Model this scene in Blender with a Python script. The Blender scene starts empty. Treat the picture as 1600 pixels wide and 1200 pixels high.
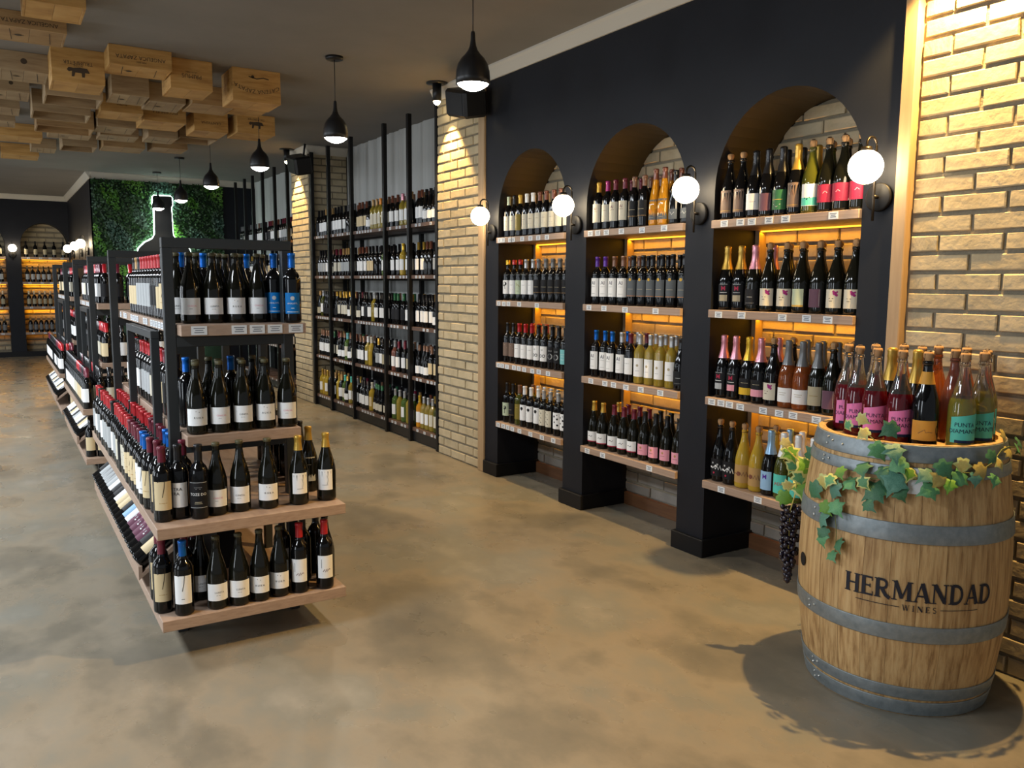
import bpy, math, random
from mathutils import Vector, Matrix
random.seed(7)
R = math.radians
PI = math.pi
C = bpy.context.scene.collection
sc = bpy.context.scene

# ------------------------------------------------------------------ camera
cam_d = bpy.data.cameras.new('camera')
cam_d.sensor_width = 36.0
cam_d.lens = 1292.1 / 1600 * 36
cam_d.clip_start = 0.05
cam = bpy.data.objects.new('camera', cam_d)
C.objects.link(cam)
pi_, ya, ro = .12286, .55728, .00696
cp, sp = math.cos(pi_), math.sin(pi_)
Fw = Vector((math.sin(ya) * cp, math.cos(ya) * cp, -sp))
Rt = Vector((math.cos(ya), -math.sin(ya), 0))
Up = Rt.cross(Fw)
Rr = Rt * math.cos(ro) + Up * math.sin(ro)
Uu = Up * math.cos(ro) - Rt * math.sin(ro)
M = Matrix((Rr, Uu, -Fw)).transposed().to_4x4()
M.translation = Vector((0, 0, 1.5))
cam.matrix_world = M
sc.camera = cam

# ------------------------------------------------------------------ world, exposure, daylight
sc.view_settings.view_transform = 'Standard'
sc.view_settings.look = 'None'
sc.view_settings.gamma = 1
sc.view_settings.use_curve_mapping = False
sc.view_settings.exposure = 0.55
w = bpy.data.worlds.new('daylight')
sc.world = w
w.use_nodes = True
bg = w.node_tree.nodes['Background']
bg.inputs[0].default_value = (.86, .93, 1.0, 1)
bg.inputs[1].default_value = .2
try:
    sc.cycles.sample_clamp_indirect = 4
    sc.cycles.max_bounces = 8
    sc.cycles.caustics_reflective = False
    sc.cycles.caustics_refractive = False
except Exception:
    pass


def area(name, loc, rot, sx, sy, power, col):
    d = bpy.data.lights.new(name, 'AREA')
    d.shape = 'RECTANGLE'; d.size = sx; d.size_y = sy; d.energy = power; d.color = col
    o = bpy.data.objects.new(name, d); C.objects.link(o)
    o.location = loc; o.rotation_euler = rot
    return o


# the glazed shop front behind the camera (three bays of daylight) and the side windows on the left
for k, wx in enumerate((-4.2, -3.0, -1.8, -.6, .6)):
    area('front_window_light', (wx, -3.2, 1.5), (R(90), 0, R(180)), 0.4, 2.2, 75, (.84, .93, 1))
for k, wy in enumerate((1.5, 5.5, 9.5, 13.5)):
    area('side_window_light', (-4.6, wy, 1.6), (R(90), 0, R(-90)), 1.0, 2.2, 45, (.86, .93, 1))

for k, wy in enumerate((2.6, 5.6, 8.6, 11.6)):  # unseen fill lamps, added above the left aisle to brighten its floor
    area('aisle_fill_light', (-1.7, wy, 3.06), (0, 0, 0), .6, 1.2, 80, (.88, .94, 1))

# ------------------------------------------------------------------ materials
MATS = {}


def mat(name, col=(.5, .5, .5), rough=.5, metal=0, coat=0, emis=None, es=0, trans=0, ior=1.45, spec=.5, alpha=1):
    if name in MATS:
        return MATS[name]
    m = bpy.data.materials.new(name)
    m.use_nodes = True
    b = m.node_tree.nodes['Principled BSDF']
    b.inputs['Base Color'].default_value = (*col, 1)
    b.inputs['Roughness'].default_value = rough
    b.inputs['Metallic'].default_value = metal
    b.inputs['Coat Weight'].default_value = coat
    b.inputs['Transmission Weight'].default_value = trans
    b.inputs['IOR'].default_value = ior
    b.inputs['Specular IOR Level'].default_value = spec
    if emis:
        b.inputs['Emission Color'].default_value = (*emis, 1)
        b.inputs['Emission Strength'].default_value = es
    m.diffuse_color = (*col, 1)
    MATS[name] = m
    return m


def noise_mat(name, cols, scale=(1, 1, 1), nscale=5, detail=6, rough=.6, rrange=None, bump=0, bscale=40, coat=0,
              stops=None, dist=.02, coord='Object', metal=0, rand=0, spec=.5):
    """a colour ramp over noise; rand = value change from object to object"""
    if name in MATS:
        return MATS[name]
    m = mat(name, cols[0], rough, metal, coat, spec=spec)
    nt = m.node_tree; N = nt.nodes; L = nt.links
    b = N['Principled BSDF']
    tc = N.new('ShaderNodeTexCoord'); mp = N.new('ShaderNodeMapping')
    mp.inputs['Scale'].default_value = scale
    L.new(tc.outputs[coord], mp.inputs[0])
    src = mp.outputs[0]
    oi = N.new('ShaderNodeObjectInfo')
    if rand:
        ad = N.new('ShaderNodeVectorMath'); ad.operation = 'ADD'
        mu = N.new('ShaderNodeMath'); mu.operation = 'MULTIPLY'; mu.inputs[1].default_value = 37
        L.new(oi.outputs['Random'], mu.inputs[0]); L.new(src, ad.inputs[0]); L.new(mu.outputs[0], ad.inputs[1])
        src = ad.outputs[0]
    n = N.new('ShaderNodeTexNoise'); n.inputs['Scale'].default_value = nscale
    n.inputs['Detail'].default_value = detail; n.inputs['Roughness'].default_value = .6
    L.new(src, n.inputs['Vector'])
    cr = N.new('ShaderNodeValToRGB')
    L.new(n.outputs[0], cr.inputs[0])
    st = stops or [.3 + .4 * i / (len(cols) - 1) for i in range(len(cols))]
    e = cr.color_ramp.elements
    while len(e) < len(cols):
        e.new(.5)
    for i, c in enumerate(cols):
        e[i].position = st[i]; e[i].color = (*c, 1)
    out = cr.outputs[0]
    if rand:
        hs = N.new('ShaderNodeHueSaturation')
        mr = N.new('ShaderNodeMapRange')
        mr.inputs[3].default_value = 1 - rand; mr.inputs[4].default_value = 1 + rand
        L.new(oi.outputs['Random'], mr.inputs[0]); L.new(mr.outputs[0], hs.inputs['Value'])
        L.new(out, hs.inputs['Color']); out = hs.outputs[0]
    L.new(out, b.inputs['Base Color'])
    if rrange:
        mr = N.new('ShaderNodeMapRange'); mr.inputs[1].default_value = .3; mr.inputs[2].default_value = .7
        mr.inputs[3].default_value = rrange[0]; mr.inputs[4].default_value = rrange[1]
        n3 = N.new('ShaderNodeTexNoise'); n3.inputs['Scale'].default_value = nscale * 2.3; n3.inputs['Detail'].default_value = 5
        L.new(src, n3.inputs['Vector']); L.new(n3.outputs[0], mr.inputs[0]); L.new(mr.outputs[0], b.inputs['Roughness'])
    if bump:
        n2 = N.new('ShaderNodeTexNoise'); n2.inputs['Scale'].default_value = bscale; n2.inputs['Detail'].default_value = 4
        L.new(src, n2.inputs['Vector'])
        bp = N.new('ShaderNodeBump'); bp.inputs['Strength'].default_value = bump; bp.inputs['Distance'].default_value = dist
        L.new(n2.outputs[0], bp.inputs['Height']); L.new(bp.outputs[0], b.inputs['Normal'])
    return m


m_floor = noise_mat('polished_concrete', [(.145, .132, .105), (.20, .176, .132), (.265, .225, .165), (.22, .208, .168), (.32, .29, .235)],
                    scale=(1, .7, 1), nscale=1.6, detail=11, rough=.3, rrange=(.2, .42), bump=.05, bscale=3, stops=[.32, .43, .5, .58, .72], spec=.5)
m_ceil = noise_mat('ceiling_paint', [(.19, .178, .165), (.215, .20, .185)], nscale=2, rough=.85)
m_navy = noise_mat('navy_paint', [(.0065, .0075, .0115), (.0095, .011, .016)], nscale=3, rough=.55, bump=.08, bscale=60, dist=.004, spec=.3)
m_black_trim = mat('black_skirting', (.006, .006, .007), .5, spec=.3)
m_crown = mat('crown_paint', (.56, .52, .44), .7)
m_brick = noise_mat('cream_brick', [(.39, .32, .20), (.47, .39, .25), (.53, .44, .29)], nscale=7, detail=8, rough=.8, bump=.5, bscale=35, dist=.006, rand=.1)
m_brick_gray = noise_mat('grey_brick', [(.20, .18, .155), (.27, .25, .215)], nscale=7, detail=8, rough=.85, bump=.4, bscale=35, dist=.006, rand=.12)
m_mortar = noise_mat('mortar', [(.20, .17, .12), (.26, .225, .16)], nscale=30, rough=.95, bump=.6, bscale=80, dist=.005)
m_strip = noise_mat('pale_timber', [(.36, .24, .13), (.46, .32, .18)], scale=(8, 8, .6), nscale=4, rough=.55, rand=.05)
m_shelf = noise_mat('shelf_oak', [(.30, .205, .15), (.37, .26, .19), (.41, .295, .22)], scale=(1, .12, 6), nscale=22, detail=5, rough=.5)
m_shelf_y = noise_mat('shelf_oak_cross', [(.36, .25, .185), (.43, .31, .235), (.47, .345, .27)], scale=(.12, 1, 6), nscale=22, detail=5, rough=.5)
m_rackshelf = noise_mat('rack_shelf_wood', [(.10, .06, .045), (.15, .09, .065)], scale=(1, .15, 5), nscale=12, rough=.5)
m_black_metal = mat('black_steel', (.008, .008, .009), .4, .3)
m_frame = mat('charcoal_steel', (.032, .036, .038), .45, .2)
m_gray_wall = noise_mat('grey_panel', [(.42, .43, .41), (.50, .50, .48)], scale=(1, 6, .3), nscale=3, rough=.7)
m_tag = mat('price_tag_paper', (.75, .78, .8), .5)
m_tagink = mat('price_tag_ink', (.16, .18, .22), .6)
m_led = mat('led_strip', (1, .6, .1), .5, emis=(1, .38, .02), es=2.2)
m_globe = mat('globe_glass_lit', (1, .9, .7), .4, emis=(1, .80, .52), es=20)
m_bulb = mat('lamp_bulb_lit', (1, 1, 1), .4, emis=(1, .93, .82), es=26)
m_spotlens = mat('spot_lens_lit', (1, .9, .7), .4, emis=(1, .8, .45), es=45)
m_dark_bronze = mat('dark_bronze', (.045, .038, .03), .35, .8)
m_satin_black = mat('satin_black', (.008, .008, .009), .38)
m_stave = noise_mat('barrel_oak', [(.26, .14, .05), (.41, .245, .10), (.51, .325, .14), (.57, .38, .175)], scale=(11, 11, .8), nscale=6, detail=12, rough=.6, bump=.3, bscale=40, dist=.003, rand=.1, stops=[.33, .44, .54, .66])
m_stave_in = mat('barrel_inside', (.08, .05, .03), .8)
m_hoop = noise_mat('galvanised_hoop', [(.20, .235, .25), (.30, .335, .35)], nscale=30, detail=5, rough=.5, metal=.6, rrange=(.42, .6))
m_rivet = mat('rivet', (.6, .62, .62), .3, .9)
m_ink = mat('barrel_ink', (.012, .012, .02), .7)
m_crate = [noise_mat('pine_crate_%s' % n, c, scale=(.6, 1, 5), nscale=7, detail=6, rough=.65, rand=.1) for n, c in
           (('honey', [(.34, .17, .045), (.47, .26, .075), (.54, .32, .11)]), ('pale', [(.25, .16, .08), (.33, .225, .12), (.39, .28, .155)]),
            ('tan', [(.24, .135, .055), (.33, .20, .085), (.39, .25, .11)]))]
m_crate_dark = noise_mat('crate_red_inside', [(.09, .03, .025), (.13, .045, .035)], nscale=5, rough=.7)
m_crateink = mat('crate_stamp', (.055, .035, .02), .7)
m_grape = mat('grape_skin', (.008, .005, .016), .18, coat=.4)
m_stem = mat('vine_stem', (.14, .16, .04), .6)
m_stem_y = mat('vine_stem_yellow', (.62, .5, .12), .5)
m_leaf = [noise_mat('ivy_%s' % n, c, nscale=30, detail=4, rough=.45, bump=.3, bscale=60, dist=.003, rand=.15) for n, c in
          (('deep', [(.03, .12, .055), (.07, .21, .10)]), ('mid', [(.06, .22, .08), (.13, .34, .15)]), ('bluish', [(.05, .17, .12), (.12, .28, .20)]),
           ('lime', [(.10, .25, .02), (.17, .36, .04)]), ('dry', [(.42, .33, .08), (.55, .45, .14)]))]
m_leafrim = mat('ivy_cream_rim', (.50, .52, .18), .5)
GC = {'black': (.004, .004, .005), 'brown': (.012, .006, .003), 'green': (.008, .012, .006)}
m_glass = {
    'dark': mat('dark_glass', (.003, .003, .0035), .07, spec=.45),
    'burg': mat('dark_olive_glass', (.006, .006, .0035), .08, spec=.45),
    'olive': mat('olive_glass', (.10, .11, .015), .06, trans=.45, spec=.6),
    'white': mat('pale_wine_glass', (.62, .46, .06), .04, trans=.6, spec=.6),
    'green': mat('green_glass', (.17, .30, .06), .05, trans=.6, spec=.6),
    'amber': mat('amber_wine_glass', (.85, .36, .02), .05, trans=.35, spec=.6),
    'gold': mat('gold_wine_glass', (.82, .55, .06), .05, trans=.5, spec=.6),
    'rose': mat('rose_glass', (.35, .12, .08), .05, trans=.5, spec=.6),
    'pinkclear': mat('ruby_rose_wine', (.13, .006, .012), .04, trans=.25, spec=.6),
    'tealwine': mat('pale_green_wine', (.50, .46, .08), .04, trans=.7, spec=.6),
    'clear': mat('clear_glass', (.72, .68, .62), .03, trans=.94, spec=.6),
    'rosegold': mat('rose_amber_wine', (.55, .14, .03), .05, trans=.65, spec=.6),
}
COL = {
    'white': (.86, .87, .87), 'cream': (.68, .55, .33), 'ivory': (.66, .62, .50), 'black': (.008, .008, .01), 'blue': (.0, .13, .55), 'label blue': (.0, .17, .52),
    'maroon': (.14, .012, .03), 'red': (.46, .012, .02), 'gold': (.58, .36, .06), 'silver': (.5, .52, .54), 'grey': (.17, .175, .18), 'light grey': (.42, .44, .45),
    'purple': (.09, .02, .3), 'magenta': (.33, .02, .17), 'brown': (.2, .1, .06), 'yellow': (.72, .45, .03), 'pink': (.78, .34, .42), 'hot pink': (.80, .22, .48),
    'teal': (.10, .56, .46), 'olive': (.22, .17, .03), 'green': (.03, .14, .06), 'orange': (.75, .25, .02), 'crimson': (.40, .02, .06), 'pale green': (.48, .56, .40),
    'cyan': (.2, .55, .58), 'taupe': (.19, .13, .1), 'wine': (.12, .025, .06), 'beige': (.42, .37, .25), 'light blue': (.3, .5, .72), 'cork': (.42, .24, .11),
    'navy': (.01, .02, .06), 'bronze': (.18, .06, .035), 'slate': (.10, .115, .13), 'tan': (.45, .27, .1), 'dusty purple': (.13, .06, .09), 'amber': (.70, .34, .05),
}


def paper(c):
    return mat('paper_' + c.replace(' ', '_'), COL[c], .55, spec=.3)


def foil(c):
    met = .55 if c in ('gold', 'silver', 'blue', 'pink', 'yellow', 'light blue') else .15
    return mat('foil_' + c.replace(' ', '_'), COL[c], .3, met, coat=.25)


# ------------------------------------------------------------------ mesh helpers
class MB:
    def __init__(s):
        s.v = []; s.f = []; s.m = []; s.mats = []; s.sm = []

    def mi(s, m):
        if m not in s.mats:
            s.mats.append(m)
        return s.mats.index(m)

    def add(s, vs, fs, m, smooth=False):
        o = len(s.v); k = s.mi(m)
        s.v += [tuple(v) for v in vs]
        for f in fs:
            s.f.append(tuple(i + o for i in f)); s.m.append(k); s.sm.append(smooth)
        return s

    def box(s, x0, x1, y0, y1, z0, z1, m, bev=0):
        if not bev:
            vs = [(x, y, z) for x in (x0, x1) for y in (y0, y1) for z in (z0, z1)]
            fs = [(0, 1, 3, 2), (4, 6, 7, 5), (0, 4, 5, 1), (2, 3, 7, 6), (0, 2, 6, 4), (1, 5, 7, 3)]
            return s.add(vs, fs, m)
        # bevelled box: every corner gives three vertices
        b = bev; X = (x0, x1); Y = (y0, y1); Z = (z0, z1); vs = []; idx = {}
        for i in (0, 1):
            for j in (0, 1):
                for k in (0, 1):
                    sx, sy, sz = (1, -1)[i], (1, -1)[j], (1, -1)[k]
                    for a in range(3):
                        p = [X[i] + sx * b, Y[j] + sy * b, Z[k] + sz * b]
                        p[a] = (X[i], Y[j], Z[k])[a]
                        idx[i, j, k, a] = len(vs); vs.append(tuple(p))
        fs = []
        for a in range(3):
            o = [q for q in range(3) if q != a]
            for e in (0, 1):
                q = []
                for (u, v) in ((0, 0), (1, 0), (1, 1), (0, 1)):
                    t = [0, 0, 0]; t[a] = e; t[o[0]] = u; t[o[1]] = v; q.append(idx[t[0], t[1], t[2], a])
                flip = (e == 1) != (a == 1)
                fs.append(tuple(q) if flip else tuple(reversed(q)))
        for a in range(3):      # edges parallel to axis a
            o = [q for q in range(3) if q != a]
            for u in (0, 1):
                for v in (0, 1):
                    t0 = [0, 0, 0]; t0[o[0]] = u; t0[o[1]] = v; t1 = list(t0); t1[a] = 1
                    q = (idx[(*t0, o[0])], idx[(*t1, o[0])], idx[(*t1, o[1])], idx[(*t0, o[1])])
                    fs.append(q)
        for i in (0, 1):
            for j in (0, 1):
                for k in (0, 1):
                    fs.append((idx[i, j, k, 0], idx[i, j, k, 1], idx[i, j, k, 2]))
        return s.add(vs, fs, m)

    def lathe(s, prof, m, seg=20, cx=0, cy=0, a0=0, a1=2 * PI, smooth=True, mats=None):
        full = abs(a1 - a0 - 2 * PI) < 1e-6
        n = seg if full else seg + 1
        vs = [(cx + r * math.cos(a0 + (a1 - a0) * i / seg), cy + r * math.sin(a0 + (a1 - a0) * i / seg), z) for r, z in prof for i in range(n)]
        for j in range(len(prof) - 1):
            fs = [(j * n + i, j * n + (i + 1) % n, (j + 1) * n + (i + 1) % n, (j + 1) * n + i) for i in range(seg)]
            if j == 0:
                o = len(s.v); s.add(vs, fs, mats[0] if mats else m, smooth)
            else:
                k = s.mi(mats[j] if mats else m)
                for f in fs:
                    s.f.append(tuple(q + o for q in f)); s.m.append(k); s.sm.append(smooth)
        return s

    def tube(s, pts, r, m, seg=8, cap=True):
        pts = [Vector(p) for p in pts]; rings = []
        up = Vector((0, 0, 1))
        for i, p in enumerate(pts):
            d = (pts[min(i + 1, len(pts) - 1)] - pts[max(i - 1, 0)]).normalized()
            a = d.cross(up if abs(d.z) < .95 else Vector((1, 0, 0))).normalized(); b = d.cross(a)
            rr = r[i] if isinstance(r, (list, tuple)) else r
            rings.append([p + a * rr * math.cos(2 * PI * k / seg) + b * rr * math.sin(2 * PI * k / seg) for k in range(seg)])
        vs = [v for q in rings for v in q]
        fs = [(i * seg + k, i * seg + (k + 1) % seg, (i + 1) * seg + (k + 1) % seg, (i + 1) * seg + k) for i in range(len(pts) - 1) for k in range(seg)]
        if cap:
            fs += [tuple(range(seg)), tuple(range((len(pts) - 1) * seg, len(pts) * seg))]
        return s.add(vs, fs, m, True)

    def sphere(s, c, r, m, seg=12, rings=8, sz=1):
        prof = [(max(r * math.sin(PI * j / rings), 1e-5), -r * sz * math.cos(PI * j / rings)) for j in range(rings + 1)]
        o = len(s.v); s.lathe(prof, m, seg)
        for i in range(o, len(s.v)):
            x, y, z = s.v[i]; s.v[i] = (x + c[0], y + c[1], z + c[2])
        return s

    def mesh(s, name, fix=True):
        me = bpy.data.meshes.new(name)
        me.from_pydata(s.v, [], s.f)
        for m in s.mats:
            me.materials.append(m)
        me.polygons.foreach_set('material_index', s.m)
        me.polygons.foreach_set('use_smooth', s.sm)
        me.update()
        if fix:
            import bmesh
            b = bmesh.new(); b.from_mesh(me)
            bmesh.ops.recalc_face_normals(b, faces=b.faces); b.to_mesh(me); b.free()
        return me

    def obj(s, name, parent=None, fix=True, loc=None):
        return link(name, s.mesh(name, fix), parent, loc)


def link(name, me, parent=None, loc=None, rz=0, scale=None):
    o = bpy.data.objects.new(name, me); C.objects.link(o)
    if parent:
        o.parent = parent
    if loc:
        o.location = loc
    if rz:
        o.rotation_euler = (0, 0, rz)
    if scale:
        o.scale = scale
    return o


def empty(name, loc=(0, 0, 0), rz=0):
    o = bpy.data.objects.new(name, None); C.objects.link(o); o.location = loc; o.rotation_euler = (0, 0, rz); o.empty_display_size = .1
    return o


def tag(o, label=None, cat=None, group=None, kind=None):
    if label: o['label'] = label
    if cat: o['category'] = cat
    if group: o['group'] = group
    if kind: o['kind'] = kind
    return o


def structure(o):
    o['kind'] = 'structure'; return o


ORD = ['', 'first', 'second', 'third', 'fourth', 'fifth', 'sixth', 'seventh', 'eighth', 'ninth', 'tenth', 'eleventh', 'twelfth', 'thirteenth',
       'fourteenth', 'fifteenth', 'sixteenth', 'seventeenth', 'eighteenth', 'nineteenth', 'twentieth', '21st', '22nd', '23rd', '24th', '25th', '26th', '27th', '28th']

# ------------------------------------------------------------------ text and print
_tc = {}


def text2d(s, size, bold=0):
    """flat text as (verts2d, faces), centred on x, base at y = 0"""
    k = (s, bold)
    if k not in _tc:
        cu = bpy.data.curves.new('t', 'FONT'); cu.body = s; cu.size = 1; cu.align_x = 'CENTER'; cu.resolution_u = 2; cu.offset = bold; cu.fill_mode = 'FRONT'
        o = bpy.data.objects.new('t', cu); C.objects.link(o)
        me = o.to_mesh()
        _tc[k] = ([(v.co.x, v.co.y) for v in me.vertices], [tuple(p.vertices) for p in me.polygons])
        o.to_mesh_clear(); bpy.data.objects.remove(o); bpy.data.curves.remove(cu)
    vs, fs = _tc[k]
    return [(x * size, y * size) for x, y in vs], fs


def pline(pts, wd):
    vs = []; fs = []
    for i, (x, y) in enumerate(pts):
        a = pts[max(i - 1, 0)]; b = pts[min(i + 1, len(pts) - 1)]
        dx, dy = b[0] - a[0], b[1] - a[1]; l = math.hypot(dx, dy) or 1
        nx, ny = -dy / l * wd / 2, dx / l * wd / 2
        vs += [(x + nx, y + ny), (x - nx, y - ny)]
    for i in range(len(pts) - 1):
        fs.append((2 * i, 2 * i + 1, 2 * i + 3, 2 * i + 2))
    return vs, fs


def print_shapes(prints):
    """yield (verts2d, faces, colour) for a list of marks"""
    for p in prints:
        k = p[0]
        if k == 't':
            vs, fs = text2d(p[1], p[2], p[6] if len(p) > 6 else 0); yield [(x + p[3], y + p[4]) for x, y in vs], fs, p[5]
        elif k == 'r':
            x0, y0, x1, y1 = p[1:5]; n = max(1, int((x1 - x0) / .012)); vs = []; fs = []
            for i in range(n + 1):
                x = x0 + (x1 - x0) * i / n; vs += [(x, y0), (x, y1)]
            fs = [(2 * i, 2 * i + 2, 2 * i + 3, 2 * i + 1) for i in range(n)]
            yield vs, fs, p[5]
        elif k == 'c':
            x, y, r = p[1:4]; vs = [(x + r * math.cos(2 * PI * i / 14), y + r * math.sin(2 * PI * i / 14)) for i in range(14)]
            yield vs, [tuple(range(14))], p[4]
        elif k == 'l':
            vs, fs = pline(p[1], p[2]); yield vs, fs, p[3]
        elif k == 'p':
            yield p[1], [tuple(range(len(p[1])))], p[2]


SCRIB = lambda y, wd, c='grey', x=0: ('r', x - wd / 2, y, x + wd / 2, y + .0022, c)
SEVEN = ('l', [(-.018, .055), (-.012, .063), (.002, .062), (.008, .056), (.005, .03), (-.002, -.005)], .0022, 'black')
TREE = [('p', [(.004 * i + .006 * math.cos(i * 2.1), .03 + .012 * math.sin(i * 1.7)) for i in range(6)], 'crimson')]
SPLASH = [('c', .008, .024, .009, 'magenta'), ('c', .016, .016, .006, 'magenta'), ('c', .002, .032, .005, 'magenta'), ('c', .018, .03, .004, 'magenta'), SCRIB(.0, .022, 'black', -.008), SCRIB(-.012, .014, 'black', -.01)]
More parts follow.
